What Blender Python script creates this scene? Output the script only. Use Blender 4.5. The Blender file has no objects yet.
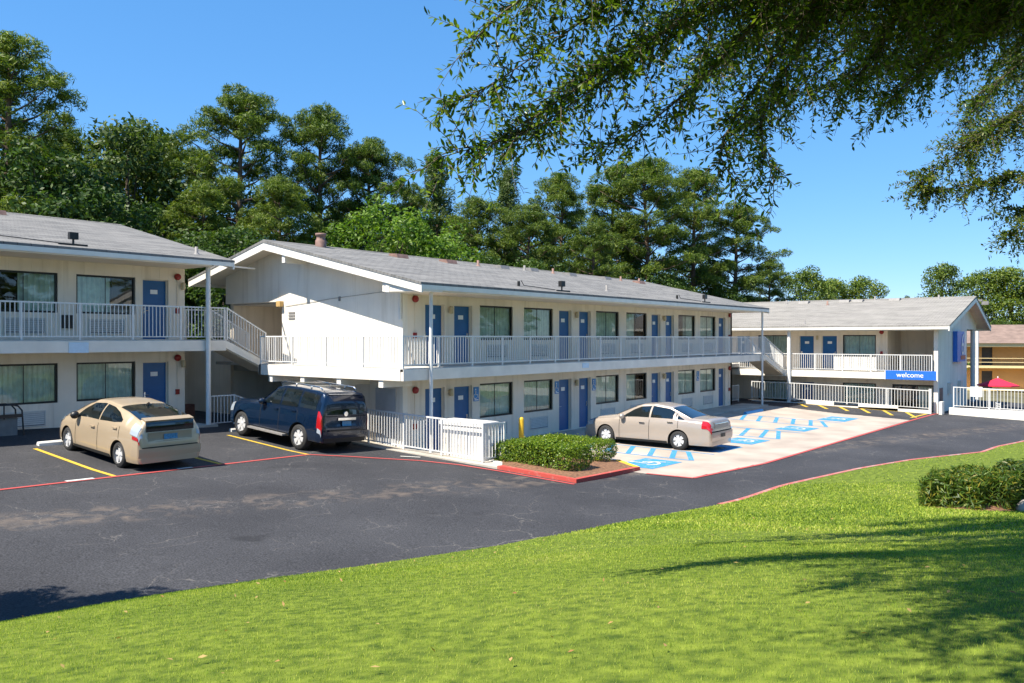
import bpy, math, random
import numpy as np
from mathutils import Vector, Matrix
R_ = math.radians
random.seed(7); rng = np.random.default_rng(11)
scene = bpy.context.scene
COL = scene.collection

# ---------------------------------------------------------------- camera, world, sun, exposure
cam_d = bpy.data.cameras.new('camera'); cam = bpy.data.objects.new('camera', cam_d); COL.objects.link(cam)
CAM = Vector((-17.69, -18.31, 3.63))
cam.location = CAM
cam.rotation_euler = (R_(90 - 0.2446), 0, R_(-51.6))
cam_d.sensor_width = 36; cam_d.lens = 28.83; cam_d.clip_start = 0.1; cam_d.clip_end = 6000
scene.camera = cam

SUN_EL, SUN_AZ = 57.0, math.atan2(0.26, -0.966)       # azimuth measured from +X, towards the sun
world = bpy.data.worlds.new('World'); scene.world = world; world.use_nodes = True
wn = world.node_tree; bg = wn.nodes['Background']
sky = wn.nodes.new('ShaderNodeTexSky'); sky.sky_type = 'NISHITA'; sky.sun_disc = False
sky.sun_elevation = R_(SUN_EL); sky.sun_rotation = math.atan2(math.cos(SUN_AZ), math.sin(SUN_AZ)) % (2 * math.pi)
sky.altitude = 1500; sky.air_density = 1.0; sky.dust_density = 0.05; sky.ozone_density = 3.0
gm = wn.nodes.new('ShaderNodeGamma'); gm.inputs[1].default_value = 0.5
hs = wn.nodes.new('ShaderNodeHueSaturation'); hs.inputs['Saturation'].default_value = 1.65; hs.inputs['Hue'].default_value = 0.487; hs.inputs['Value'].default_value = 1.12
wb = wn.nodes.new('ShaderNodeMixRGB'); wb.blend_type = 'MULTIPLY'; wb.inputs[0].default_value = 1; wb.inputs[2].default_value = (0.78, 1.0, 1.36, 1)
wn.links.new(sky.outputs[0], gm.inputs[0]); wn.links.new(gm.outputs[0], hs.inputs['Color']); wn.links.new(hs.outputs[0], wb.inputs[1]); wn.links.new(wb.outputs[0], bg.inputs[0])
bg.inputs[1].default_value = 0.15
sun_d = bpy.data.lights.new('sun', 'SUN'); sun_d.energy = 5.0; sun_d.angle = R_(0.5); sun_d.color = (1, 0.93, 0.80)
sun = bpy.data.objects.new('sun', sun_d); COL.objects.link(sun)
sdir = Vector((math.cos(SUN_AZ) * math.cos(R_(SUN_EL)), math.sin(SUN_AZ) * math.cos(R_(SUN_EL)), math.sin(R_(SUN_EL))))
sun.rotation_euler = sdir.to_track_quat('Z', 'Y').to_euler()
sun.location = (-30, 10, 40)
vs = scene.view_settings; vs.view_transform = 'Standard'; vs.look = 'None'; vs.exposure = 1.07; vs.gamma = 1.0
vs.use_curve_mapping = False

# ---------------------------------------------------------------- materials
MATS = {}
def mat(name, col, rough=0.7, var=0.12, scale=2.5, metal=0.0, bump=0.0, bscale=30, spec=0.5, coat=0.0, detail=4):
    if name in MATS: return MATS[name]
    m = bpy.data.materials.new(name); m.use_nodes = True; nt = m.node_tree; n = nt.nodes; L = nt.links
    b = n['Principled BSDF']; b.inputs['Roughness'].default_value = rough; b.inputs['Metallic'].default_value = metal
    b.inputs['Specular IOR Level'].default_value = spec; b.inputs['Coat Weight'].default_value = coat
    tc = n.new('ShaderNodeTexCoord'); nz = n.new('ShaderNodeTexNoise'); nz.inputs['Scale'].default_value = scale
    nz.inputs['Detail'].default_value = detail
    L.new(tc.outputs['Object'], nz.inputs['Vector'])
    rp = n.new('ShaderNodeValToRGB'); rp.color_ramp.elements[0].position = 0.3; rp.color_ramp.elements[1].position = 0.7
    rp.color_ramp.elements[0].color = tuple(c * (1 - var) for c in col) + (1,)
    rp.color_ramp.elements[1].color = tuple(min(1, c * (1 + var)) for c in col) + (1,)
    L.new(nz.outputs[0], rp.inputs[0]); L.new(rp.outputs[0], b.inputs['Base Color'])
    if bump:
        n2 = n.new('ShaderNodeTexNoise'); n2.inputs['Scale'].default_value = bscale
        L.new(tc.outputs['Object'], n2.inputs['Vector'])
        bp = n.new('ShaderNodeBump'); bp.inputs['Strength'].default_value = bump; bp.inputs['Distance'].default_value = 0.02
        L.new(n2.outputs[0], bp.inputs['Height']); L.new(bp.outputs[0], b.inputs['Normal'])
    MATS[name] = m; return m

def foliage_mat(name, cols, trans=0.35, rough=0.55):
    m = bpy.data.materials.new(name); m.use_nodes = True; nt = m.node_tree; n = nt.nodes; L = nt.links
    b = n['Principled BSDF']; b.inputs['Roughness'].default_value = rough; b.inputs['Specular IOR Level'].default_value = 0.35
    geo = n.new('ShaderNodeNewGeometry'); rp = n.new('ShaderNodeValToRGB')
    els = rp.color_ramp.elements
    while len(els) < len(cols): els.new(0.5)
    for i, c in enumerate(cols):
        els[i].position = i / (len(cols) - 1); els[i].color = tuple(c) + (1,)
    oi = n.new('ShaderNodeObjectInfo'); ad = n.new('ShaderNodeMath'); ad.operation = 'MULTIPLY_ADD'
    ad.inputs[1].default_value = 0.22; ad.inputs[2].default_value = -0.11
    L.new(oi.outputs['Random'], ad.inputs[0])
    a2 = n.new('ShaderNodeMath'); a2.operation = 'ADD'; L.new(geo.outputs['Random Per Island'], a2.inputs[0]); L.new(ad.outputs[0], a2.inputs[1])
    L.new(a2.outputs[0], rp.inputs[0]); L.new(rp.outputs[0], b.inputs['Base Color'])
    tr = n.new('ShaderNodeBsdfTranslucent'); mx = n.new('ShaderNodeMixShader'); mx.inputs[0].default_value = trans
    br = n.new('ShaderNodeMixRGB'); br.blend_type = 'MULTIPLY'; br.inputs[0].default_value = 1; br.inputs[2].default_value = (1.3, 1.4, 0.6, 1)
    L.new(rp.outputs[0], br.inputs[1]); L.new(br.outputs[0], tr.inputs[0])
    L.new(b.outputs[0], mx.inputs[1]); L.new(tr.outputs[0], mx.inputs[2])
    L.new(mx.outputs[0], n['Material Output'].inputs[0]); return m

def glass_mat(name, tint, refl=0.12, rough=0.01):
    m = bpy.data.materials.new(name); m.use_nodes = True; nt = m.node_tree; n = nt.nodes; L = nt.links
    n.remove(n['Principled BSDF'])
    t = n.new('ShaderNodeBsdfTransparent'); t.inputs[0].default_value = tuple(tint) + (1,)
    g_ = n.new('ShaderNodeBsdfGlossy'); g_.inputs['Roughness'].default_value = rough
    lw = n.new('ShaderNodeFresnel'); lw.inputs['IOR'].default_value = 1.5
    ad = n.new('ShaderNodeMath'); ad.operation = 'ADD'; ad.use_clamp = True; ad.inputs[1].default_value = refl
    tc = n.new('ShaderNodeTexCoord'); nz = n.new('ShaderNodeTexNoise'); nz.inputs['Scale'].default_value = 0.7
    bp = n.new('ShaderNodeBump'); bp.inputs['Strength'].default_value = 0.04; bp.inputs['Distance'].default_value = 0.05
    L.new(tc.outputs['Object'], nz.inputs['Vector']); L.new(nz.outputs[0], bp.inputs['Height']); L.new(bp.outputs[0], g_.inputs['Normal'])
    mx = n.new('ShaderNodeMixShader'); L.new(lw.outputs[0], ad.inputs[0]); L.new(ad.outputs[0], mx.inputs[0])
    L.new(t.outputs[0], mx.inputs[1]); L.new(g_.outputs[0], mx.inputs[2]); L.new(mx.outputs[0], n['Material Output'].inputs[0])
    return m

def shingle_mat(name, c1, c2, c3):
    m = bpy.data.materials.new(name); m.use_nodes = True; nt = m.node_tree; n = nt.nodes; L = nt.links
    b = n['Principled BSDF']; b.inputs['Roughness'].default_value = 0.9; b.inputs['Specular IOR Level'].default_value = 0.2
    tc = n.new('ShaderNodeTexCoord'); br = n.new('ShaderNodeTexBrick')
    br.inputs['Scale'].default_value = 1.0; br.inputs['Brick Width'].default_value = 0.34; br.inputs['Row Height'].default_value = 0.16
    br.inputs['Mortar Size'].default_value = 0.012; br.inputs['Color1'].default_value = c1 + (1,); br.inputs['Color2'].default_value = c2 + (1,)
    br.inputs['Mortar'].default_value = tuple(c * 0.55 for c in c1) + (1,)
    L.new(tc.outputs['Object'], br.inputs['Vector'])
    nz = n.new('ShaderNodeTexNoise'); nz.inputs['Scale'].default_value = 0.9; nz.inputs['Detail'].default_value = 6
    mp = n.new('ShaderNodeMapping'); mp.inputs['Scale'].default_value = (0.6, 2.2, 1)
    L.new(tc.outputs['Object'], mp.inputs[0]); L.new(mp.outputs[0], nz.inputs['Vector'])
    mx = n.new('ShaderNodeMixRGB'); mx.inputs[2].default_value = c3 + (1,)
    rp = n.new('ShaderNodeValToRGB'); rp.color_ramp.elements[0].position = 0.4; rp.color_ramp.elements[1].position = 0.75
    rp.color_ramp.elements[1].color = (0.7, 0.7, 0.7, 1)
    L.new(nz.outputs[0], rp.inputs[0]); L.new(rp.outputs[0], mx.inputs[0]); L.new(br.outputs[0], mx.inputs[1])
    L.new(mx.outputs[0], b.inputs['Base Color'])
    bp = n.new('ShaderNodeBump'); bp.inputs['Strength'].default_value = 0.5; bp.inputs['Distance'].default_value = 0.02
    L.new(br.outputs['Fac'], bp.inputs['Height']); bp.invert = True; L.new(bp.outputs[0], b.inputs['Normal'])
    return m

def asphalt_mat():
    m = bpy.data.materials.new('asphalt'); m.use_nodes = True; nt = m.node_tree; n = nt.nodes; L = nt.links
    b = n['Principled BSDF']; b.inputs['Roughness'].default_value = 0.85; b.inputs['Specular IOR Level'].default_value = 0.3
    tc = n.new('ShaderNodeTexCoord'); P = tc.outputs['Object']
    def noise(s, d=5, dist=0.0):
        x = n.new('ShaderNodeTexNoise'); x.inputs['Scale'].default_value = s; x.inputs['Detail'].default_value = d
        x.inputs['Distortion'].default_value = dist; L.new(P, x.inputs['Vector']); return x
    def ramp(src, a, b_, ca=(0, 0, 0, 1), cb=(1, 1, 1, 1)):
        r = n.new('ShaderNodeValToRGB'); r.color_ramp.elements[0].position = a; r.color_ramp.elements[1].position = b_
        r.color_ramp.elements[0].color = ca; r.color_ramp.elements[1].color = cb; L.new(src, r.inputs[0]); return r
    def mix(a, b_, f, mode='MIX'):
        x = n.new('ShaderNodeMixRGB'); x.blend_type = mode
        for i, s in ((1, a), (2, b_), (0, f)):
            if hasattr(s, 'is_linked'): L.new(s, x.inputs[i])
            else: x.inputs[i].default_value = s
        return x.outputs[0]
    base = ramp(noise(0.35, 6).outputs[0], 0.3, 0.7, (0.029, 0.029, 0.033, 1), (0.048, 0.048, 0.053, 1)).outputs[0]
    grain = ramp(noise(38, 4).outputs[0], 0.38, 0.72, (0.6, 0.6, 0.6, 1), (1.75, 1.75, 1.75, 1)).outputs[0]
    base = mix(base, grain, 1.0, 'MULTIPLY')
    # cracks: thin voronoi edges, only in patches, wobbled
    wob = noise(1.6, 4); ad = n.new('ShaderNodeVectorMath'); ad.operation = 'MULTIPLY_ADD'
    ad.inputs[1].default_value = (0.9, 0.9, 0); L.new(wob.outputs['Color'], ad.inputs[0]); L.new(P, ad.inputs[2])
    def cracks(scale, w):
        v = n.new('ShaderNodeTexVoronoi'); v.feature = 'DISTANCE_TO_EDGE'; v.inputs['Scale'].default_value = scale
        v.voronoi_dimensions = '2D'
        L.new(ad.outputs[0], v.inputs['Vector']); return ramp(v.outputs['Distance'], w * 0.4, w, (1, 1, 1, 1), (0, 0, 0, 1)).outputs[0]
    sep = n.new('ShaderNodeSeparateXYZ'); L.new(P, sep.inputs[0])
    # worn band down the middle of the drive (y about -4, along x)
    bnd = n.new('ShaderNodeMath'); bnd.operation = 'MULTIPLY_ADD'; bnd.inputs[1].default_value = 0.27; bnd.inputs[2].default_value = 6.2
    L.new(sep.outputs[0], bnd.inputs[0])
    d = n.new('ShaderNodeMath'); d.operation = 'ADD'; L.new(sep.outputs[1], d.inputs[0]); L.new(bnd.outputs[0], d.inputs[1])
    ab = n.new('ShaderNodeMath'); ab.operation = 'ABSOLUTE'; L.new(d.outputs[0], ab.inputs[0])
    bandm = ramp(ab.outputs[0], 0.3, 1.8, (1, 1, 1, 1), (0.0, 0.0, 0.0, 1)); bandm.color_ramp.interpolation = 'EASE'
    patch = ramp(noise(0.7, 6).outputs[0], 0.44, 0.62).outputs[0]
    crk = mix(mix(cracks(0.9, 0.011), patch, 1.0, 'MULTIPLY'), mix(cracks(3.2, 0.020), mix(patch, bandm.outputs[0], 1.0, 'MULTIPLY'), 1.0, 'MULTIPLY'), 1.0, 'ADD')
    base = mix(base, (0.13, 0.12, 0.112, 1), crk)
    dirt = mix(ramp(noise(2.6, 9, 0.8).outputs[0], 0.47, 0.72).outputs[0], bandm.outputs[0], 1.0, 'MULTIPLY')
    dirt = mix(dirt, (0.75, 0.75, 0.75, 1), 1.0, 'MULTIPLY')
    base = mix(base, (0.15, 0.118, 0.095, 1), dirt)
    oil = ramp(noise(0.9, 3, 0.3).outputs[0], 0.66, 0.76).outputs[0]; oil = mix(oil, (0.6, 0.6, 0.6, 1), 1.0, 'MULTIPLY')
    base = mix(base, (0.014, 0.014, 0.016, 1), oil)
    L.new(base, b.inputs['Base Color'])
    bp = n.new('ShaderNodeBump'); bp.inputs['Strength'].default_value = 0.35; bp.inputs['Distance'].default_value = 0.01
    L.new(noise(45, 3).outputs[0], bp.inputs['Height']); L.new(bp.outputs[0], b.inputs['Normal'])
    return m

def worn_paint(name, col, under, wear=0.55, scale=7):
    m = bpy.data.materials.new(name); m.use_nodes = True; nt = m.node_tree; n = nt.nodes; L = nt.links
    b = n['Principled BSDF']; b.inputs['Roughness'].default_value = 0.75
    tc = n.new('ShaderNodeTexCoord'); nz = n.new('ShaderNodeTexNoise'); nz.inputs['Scale'].default_value = scale; nz.inputs['Detail'].default_value = 8
    nz.inputs['Roughness'].default_value = 0.7
    L.new(tc.outputs['Object'], nz.inputs['Vector'])
    rp = n.new('ShaderNodeValToRGB'); rp.color_ramp.elements[0].position = wear; rp.color_ramp.elements[1].position = wear + 0.18
    rp.color_ramp.elements[0].color = col + (1,); rp.color_ramp.elements[1].color = under + (1,)
    L.new(nz.outputs[0], rp.inputs[0]); L.new(rp.outputs[0], b.inputs['Base Color'])
    return m

def siding_mat(name, col, pitch=0.2, dirt=0.1):
    """painted vertical grooved panel"""
    m = mat(name, col, 0.75, dirt, 0.8, detail=6); nt = m.node_tree; n = nt.nodes; L = nt.links; b = n['Principled BSDF']
    tc0 = n.new('ShaderNodeTexCoord'); mp0 = n.new('ShaderNodeMapping'); mp0.inputs['Scale'].default_value = (3.2, 3.2, 0.22); L.new(tc0.outputs['Object'], mp0.inputs[0])
    nz0 = n.new('ShaderNodeTexNoise'); nz0.inputs['Scale'].default_value = 1.3; nz0.inputs['Detail'].default_value = 7; L.new(mp0.outputs[0], nz0.inputs['Vector'])
    rp0 = n.new('ShaderNodeValToRGB'); rp0.color_ramp.elements[0].position = 0.52; rp0.color_ramp.elements[1].position = 0.78; L.new(nz0.outputs[0], rp0.inputs[0])
    rp0.color_ramp.elements[1].color = (0.55, 0.55, 0.55, 1)
    src0 = b.inputs['Base Color'].links[0].from_socket; mx0 = n.new('ShaderNodeMixRGB'); mx0.inputs[2].default_value = (col[0] * .66, col[1] * .62, col[2] * .56, 1)
    L.new(rp0.outputs[0], mx0.inputs[0]); L.new(src0, mx0.inputs[1]); L.new(mx0.outputs[0], b.inputs['Base Color'])
    tc = n.new('ShaderNodeTexCoord'); sp = n.new('ShaderNodeSeparateXYZ'); L.new(tc.outputs['Object'], sp.inputs[0])
    ad = n.new('ShaderNodeMath'); ad.operation = 'ADD'; L.new(sp.outputs[0], ad.inputs[0]); L.new(sp.outputs[1], ad.inputs[1])
    dv = n.new('ShaderNodeMath'); dv.operation = 'DIVIDE'; dv.inputs[1].default_value = pitch; L.new(ad.outputs[0], dv.inputs[0])
    fr = n.new('ShaderNodeMath'); fr.operation = 'FRACT'; L.new(dv.outputs[0], fr.inputs[0])
    rp = n.new('ShaderNodeValToRGB'); rp.color_ramp.elements[0].position = 0.03; rp.color_ramp.elements[1].position = 0.08
    L.new(fr.outputs[0], rp.inputs[0])
    bp = n.new('ShaderNodeBump'); bp.inputs['Strength'].default_value = 0.35; bp.inputs['Distance'].default_value = 0.02
    L.new(rp.outputs[0], bp.inputs['Height']); L.new(bp.outputs[0], b.inputs['Normal'])
    return m

M_WALL = siding_mat('wall_paint', (0.80, 0.70, 0.575), 0.3, 0.10)
M_ENDWALL = siding_mat('end_wall_paint', (0.80, 0.74, 0.65), 0.22, 0.07)
M_TRIM = mat('white_trim', (0.77, 0.73, 0.66), 0.5, 0.06, 3)
M_SOFFIT = mat('soffit_paint', (0.74, 0.65, 0.52), 0.8, 0.08, 1.5)
M_RAIL = mat('white_metal', (0.68, 0.67, 0.65), 0.4, 0.05, 6)
M_SLAB = mat('walkway_concrete', (0.46, 0.44, 0.41), 0.85, 0.18, 2, bump=0.2)
M_DECKFACE = mat('deck_fascia', (0.76, 0.70, 0.62), 0.6, 0.08, 2)
M_CONC = mat('concrete', (0.42, 0.38, 0.33), 0.85, 0.2, 1.2, bump=0.2, detail=8)
M_DOOR = mat('blue_door_paint', (0.008, 0.098, 0.27), 0.45, 0.08, 4)
M_BRONZE = mat('bronze_frame', (0.02, 0.018, 0.016), 0.4, 0.1, 6, metal=0.3)
M_CURT = mat('curtain_cloth', (0.70, 0.76, 0.68), 0.9, 0.14, 5)
M_DARK = mat('dark_interior', (0.02, 0.02, 0.02), 0.9, 0.2, 3)  # near-black colour standing in for unlit depth behind openings
M_AC = mat('louver_metal', (0.60, 0.57, 0.52), 0.45, 0.06, 8)
M_PLATE = mat('white_plate', (0.8, 0.8, 0.78), 0.4, 0.04, 9)
M_RED = mat('red_alarm', (0.28, 0.015, 0.012), 0.4, 0.1, 9)
M_LAMP = mat('lamp_glass', (0.55, 0.45, 0.28), 0.3, 0.1, 8)
M_SIGNB = mat('sign_blue', (0.015, 0.13, 0.55), 0.4, 0.05, 5)
M_ACCB = mat('access_sign_blue', (0.02, 0.20, 0.50), 0.4, 0.08, 8)
M_CHROME = mat('chrome', (0.75, 0.75, 0.75), 0.15, 0.05, 8, metal=1.0)
M_BLACK = mat('black_plastic', (0.012, 0.012, 0.013), 0.45, 0.15, 8)
M_RUBBER = mat('tyre_rubber', (0.02, 0.02, 0.021), 0.8, 0.2, 12)
M_RIM = mat('alloy_rim', (0.60, 0.60, 0.61), 0.35, 0.06, 9, metal=0.2)
M_YEL = mat('yellow_paint', (0.72, 0.42, 0.02), 0.5, 0.12, 5)
M_TERRA = mat('vent_metal', (0.22, 0.13, 0.105), 0.7, 0.25, 6)
M_VENTG = mat('vent_grey', (0.20, 0.19, 0.185), 0.6, 0.15, 6)
M_BARK = mat('bark', (0.10, 0.075, 0.055), 0.95, 0.35, 6, bump=0.6, bscale=14)
M_BARK2 = mat('pine_bark', (0.12, 0.08, 0.055), 0.95, 0.35, 4, bump=0.6, bscale=9)
M_WIN = glass_mat('window_glass', (0.92, 0.97, 0.93), 0.05)
M_ROOF = shingle_mat('grey_shingles', (0.132, 0.130, 0.129), (0.198, 0.193, 0.188), (0.25, 0.24, 0.228))
M_ROOF2 = shingle_mat('pale_shingles', (0.20, 0.19, 0.175), (0.26, 0.245, 0.23), (0.30, 0.285, 0.26))
M_MULCH = mat('mulch', (0.17, 0.085, 0.045), 0.95, 0.5, 14, bump=0.8, bscale=40, detail=8)

# ---------------------------------------------------------------- mesh helper
class MB:
    def __init__(s): s.v = []; s.f = []; s.m = []
    def poly(s, pts, m=0):
        i = len(s.v); s.v += [tuple(p) for p in pts]; s.f.append(tuple(range(i, i + len(pts)))); s.m.append(m)
    def faces(s, pts, fs, m=0):
        i = len(s.v); s.v += [tuple(p) for p in pts]
        for q in fs: s.f.append(tuple(i + k for k in q)); s.m.append(m)
    def box(s, x0, x1, y0, y1, z0, z1, m=0):
        P = [(x, y, z) for z in (z0, z1) for y in (y0, y1) for x in (x0, x1)]
        s.faces(P, [(0, 2, 3, 1), (4, 5, 7, 6), (0, 1, 5, 4), (2, 6, 7, 3), (0, 4, 6, 2), (1, 3, 7, 5)], m)
    def bar(s, p0, p1, w, h, m=0):
        """box beam between two points, w across (horizontal), h vertical"""
        a, b = Vector(p0), Vector(p1); d = (b - a).normalized()
        up = Vector((0, 0, 1)) if abs(d.z) < 0.95 else Vector((1, 0, 0))
        r = d.cross(up).normalized() * (w / 2); u = r.cross(d).normalized() * (h / 2)
        P = [c + sx * r + sz * u for c in (a, b) for sx, sz in ((-1, -1), (1, -1), (1, 1), (-1, 1))]
        s.faces(P, [(0, 3, 2, 1), (4, 5, 6, 7), (0, 1, 5, 4), (1, 2, 6, 5), (2, 3, 7, 6), (3, 0, 4, 7)], m)
    def tube(s, pts, r, n=6, m=0, caps=True):
        pts = [Vector(p) for p in pts]; rs = r if isinstance(r, (list, tuple)) else [r] * len(pts)
        i0 = len(s.v); prev = None
        for k, p in enumerate(pts):
            d = (pts[min(k + 1, len(pts) - 1)] - pts[max(k - 1, 0)]).normalized()
            if prev is None: a = d.cross(Vector((0, 0, 1)) if abs(d.z) < 0.9 else Vector((1, 0, 0))).normalized()
            else: a = (prev - d * prev.dot(d)).normalized()
            prev = a; b = d.cross(a)
            for j in range(n):
                t = 2 * math.pi * j / n; s.v.append(tuple(p + rs[k] * (math.cos(t) * a + math.sin(t) * b)))
        for k in range(len(pts) - 1):
            for j in range(n):
                q = (j + 1) % n
                s.f.append((i0 + k * n + j, i0 + k * n + q, i0 + (k + 1) * n + q, i0 + (k + 1) * n + j)); s.m.append(m)
        if caps:
            s.f.append(tuple(i0 + j for j in range(n))[::-1]); s.m.append(m)
            e = i0 + (len(pts) - 1) * n; s.f.append(tuple(e + j for j in range(n))); s.m.append(m)
    def prism_x(s, prof, x0, x1, m=0, mtop=None):
        n = len(prof); P = [(x0, y, z) for y, z in prof] + [(x1, y, z) for y, z in prof]
        s.faces(P, [tuple(range(n)), tuple(range(2 * n - 1, n - 1, -1))] + [(k, n + k, n + (k + 1) % n, (k + 1) % n) for k in range(n)], m)
    def prism_y(s, prof, y0, y1, m=0):
        n = len(prof); P = [(x, y0, z) for x, z in prof] + [(x, y1, z) for x, z in prof]
        s.faces(P, [tuple(range(n)), tuple(range(2 * n - 1, n - 1, -1))] + [(k, n + k, n + (k + 1) % n, (k + 1) % n) for k in range(n)], m)
    def prism_z(s, prof, z0, z1, m=0):
        n = len(prof); P = [(x, y, z0) for x, y in prof] + [(x, y, z1) for x, y in prof]
        s.faces(P, [tuple(range(n)), tuple(range(2 * n - 1, n - 1, -1))] + [(k, n + k, n + (k + 1) % n, (k + 1) % n) for k in range(n)], m)
    def lathe(s, prof, c, axis='z', n=20, m=0):
        """prof: (radius, height along the axis)"""
        i0 = len(s.v); c = Vector(c)
        for r, h in prof:
            for j in range(n):
                t = 2 * math.pi * j / n; a, b = r * math.cos(t), r * math.sin(t)
                s.v.append(tuple(c + (Vector((a, b, h)) if axis == 'z' else Vector((a, h, b)) if axis == 'y' else Vector((h, a, b)))))
        for k in range(len(prof) - 1):
            for j in range(n):
                q = (j + 1) % n; s.f.append((i0 + k * n + j, i0 + k * n + q, i0 + (k + 1) * n + q, i0 + (k + 1) * n + j)); s.m.append(m)
    def build(s, name, mats, parent=None, smooth=False, org=(0, 0, 0), recalc=True):
        me = bpy.data.meshes.new(name)
        v = [(p[0] - org[0], p[1] - org[1], p[2] - org[2]) for p in s.v] if any(org) else s.v
        me.from_pydata(v, [], s.f)
        if not isinstance(mats, (list, tuple)): mats = [mats]
        for q in mats: me.materials.append(q)
        if len(mats) > 1: me.polygons.foreach_set('material_index', s.m)
        if recalc:
            import bmesh
            bm = bmesh.new(); bm.from_mesh(me); bmesh.ops.recalc_face_normals(bm, faces=bm.faces); bm.to_mesh(me); bm.free()
        if smooth: me.polygons.foreach_set('use_smooth', [True] * len(me.polygons))
        me.update()
        o = bpy.data.objects.new(name, me); COL.objects.link(o)
        if parent is not None: o.parent = parent
        elif any(org): o.location = org
        return o

def thing(name, label, cat, loc=(0, 0, 0), rz=0.0, group=None):
    o = bpy.data.objects.new(name, None); COL.objects.link(o); o.empty_display_size = 0.3
    o.location = loc; o.rotation_euler = (0, 0, rz); o['label'] = label; o['category'] = cat
    if group: o['group'] = group
    return o
def tag(o, label, cat, group=None):
    o['label'] = label; o['category'] = cat
    if group: o['group'] = group
    return o
def structure(o): o['kind'] = 'structure'; return o
def dup(root, loc, rz=0.0, label=None, group=None, scale=None):
    r = root.copy(); COL.objects.link(r); r.location = loc; r.rotation_euler = (0, 0, rz)
    if scale is not None: r.scale = scale
    if label: r['label'] = label
    if group: r['group'] = group
    for ch in list(root.children):
        c = ch.copy(); COL.objects.link(c); c.parent = r
        for gg in ch.children:
            d = gg.copy(); COL.objects.link(d); d.parent = c
    return r
def np_mesh(name, V, quads=None, tris=None, mats=(), smooth=False):
    me = bpy.data.meshes.new(name); V = np.asarray(V, np.float32)
    fs = quads if quads is not None else tris; k = fs.shape[1]
    me.vertices.add(len(V)); me.vertices.foreach_set('co', V.ravel())
    me.loops.add(fs.size); me.loops.foreach_set('vertex_index', fs.astype(np.int32).ravel())
    me.polygons.add(len(fs)); me.polygons.foreach_set('loop_start', np.arange(0, fs.size, k, dtype=np.int32))
    me.polygons.foreach_set('loop_total', np.full(len(fs), k, np.int32))
    for q in mats: me.materials.append(q)
    if smooth: me.polygons.foreach_set('use_smooth', np.ones(len(fs), bool))
    me.update(calc_edges=True); me.validate()
    return me
def link_mesh(name, me, parent=None):
    o = bpy.data.objects.new(name, me); COL.objects.link(o)
    if parent is not None: o.parent = parent
    return o

# ---------------------------------------------------------------- terrain
def ss(a, b, x):
    t = min(1.0, max(0.0, (x - a) / (b - a))); return t * t * (3 - 2 * t)
def g(x, y):
    xc = min(40, max(-20, x)); yc = min(8, max(-14, y))
    gl = .4 - .03 * (xc + 3) + (.07 if yc > 1.2 else .042) * (yc - 1.2)
    gr = min(0, (yc + 2)) * .031 * min(1.2, max(0, xc / 28)) - 0.06
    s = ss(-3.6, -1.6, yc); t = ss(-.5 + .25 * s, 2.5 - 2.5 * s, xc)
    return gl * (1 - t) + gr * t - 1.9 * ss(40, 62, x)
EDGE = [(-70, 2), (-25, -6.0), (-14.1, -8.15), (-11.2, -8.65), (-9.0, -9.2), (-7.1, -9.65), (-3.2, -10.1), (1.2, -10.8), (6.5, -11.6), (9.5, -12.3),
        (13.2, -13.6), (15.4, -13.75), (18.4, -14.3), (24, -15.8), (34, -19.5), (70, -34)]
def edge_y(x):
    for (a, ya), (b, yb) in zip(EDGE, EDGE[1:]):
        if x <= b: return ya + (yb - ya) * (x - a) / (b - a)
    return EDGE[-1][1]
def lawn_z(x, d):
    """height of the grass bank, d metres in from the kerb (along -y)"""
    A = float(np.interp(x, [-30, -20, -13, -6, 1, 8, 14, 30], [3.0, 2.9, 2.7, 1.95, 1.0, .38, .2, .2]))
    return g(x, edge_y(x)) + 0.09 + A * (1 - math.exp(-d / 9.0)) + 0.03 * math.sin(x * .9 + d * .7) * min(1, d)
def bank(x, y): return lawn_z(x, max(0, edge_y(x) - y))

def sheet(name, x0, x1, y0, y1, step, zf, m, inside=None):
    nx = max(2, int(round((x1 - x0) / step)) + 1); ny = max(2, int(round((y1 - y0) / step)) + 1)
    xs = np.linspace(x0, x1, nx); ys = np.linspace(y0, y1, ny)
    V = [(x, y, zf(x, y)) for y in ys for x in xs]
    Q = [(j * nx + i, j * nx + i + 1, (j + 1) * nx + i + 1, (j + 1) * nx + i) for j in range(ny - 1) for i in range(nx - 1)]
    if inside: Q = [q for q in Q if inside(sum(V[k][0] for k in q) / 4, sum(V[k][1] for k in q) / 4)]
    return link_mesh(name, np_mesh(name, V, quads=np.array(Q), mats=[m], smooth=True))

def strip(mb, pts, w, dz, m=0, step=0.25):
    """painted line of width w along a polyline, lying on the ground"""
    for (a, b) in zip(pts, pts[1:]):
        L = math.hypot(b[0] - a[0], b[1] - a[1]); n = max(1, int(L / step)); nx, ny = -(b[1] - a[1]) / L * w / 2, (b[0] - a[0]) / L * w / 2
        for k in range(n):
            q = []
            for t, s in ((k / n, -1), ((k + 1) / n, -1), ((k + 1) / n, 1), (k / n, 1)):
                x = a[0] + (b[0] - a[0]) * t + s * nx; y = a[1] + (b[1] - a[1]) * t + s * ny; q.append((x, y, g(x, y) + dz))
            mb.poly(q, m)
def quadpatch(mb, P, dz, m=0, n=6):
    """bilinear patch on the ground from four corners"""
    f = lambda u, v: tuple((1 - u) * (1 - v) * P[0][k] + u * (1 - v) * P[1][k] + u * v * P[2][k] + (1 - u) * v * P[3][k] for k in (0, 1))
    for i in range(n):
        for j in range(n):
            q = [f(*uv) for uv in ((i / n, j / n), ((i + 1) / n, j / n), ((i + 1) / n, (j + 1) / n), (i / n, (j + 1) / n))]
            mb.poly([(x, y, g(x, y) + dz) for x, y in q], m)

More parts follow.
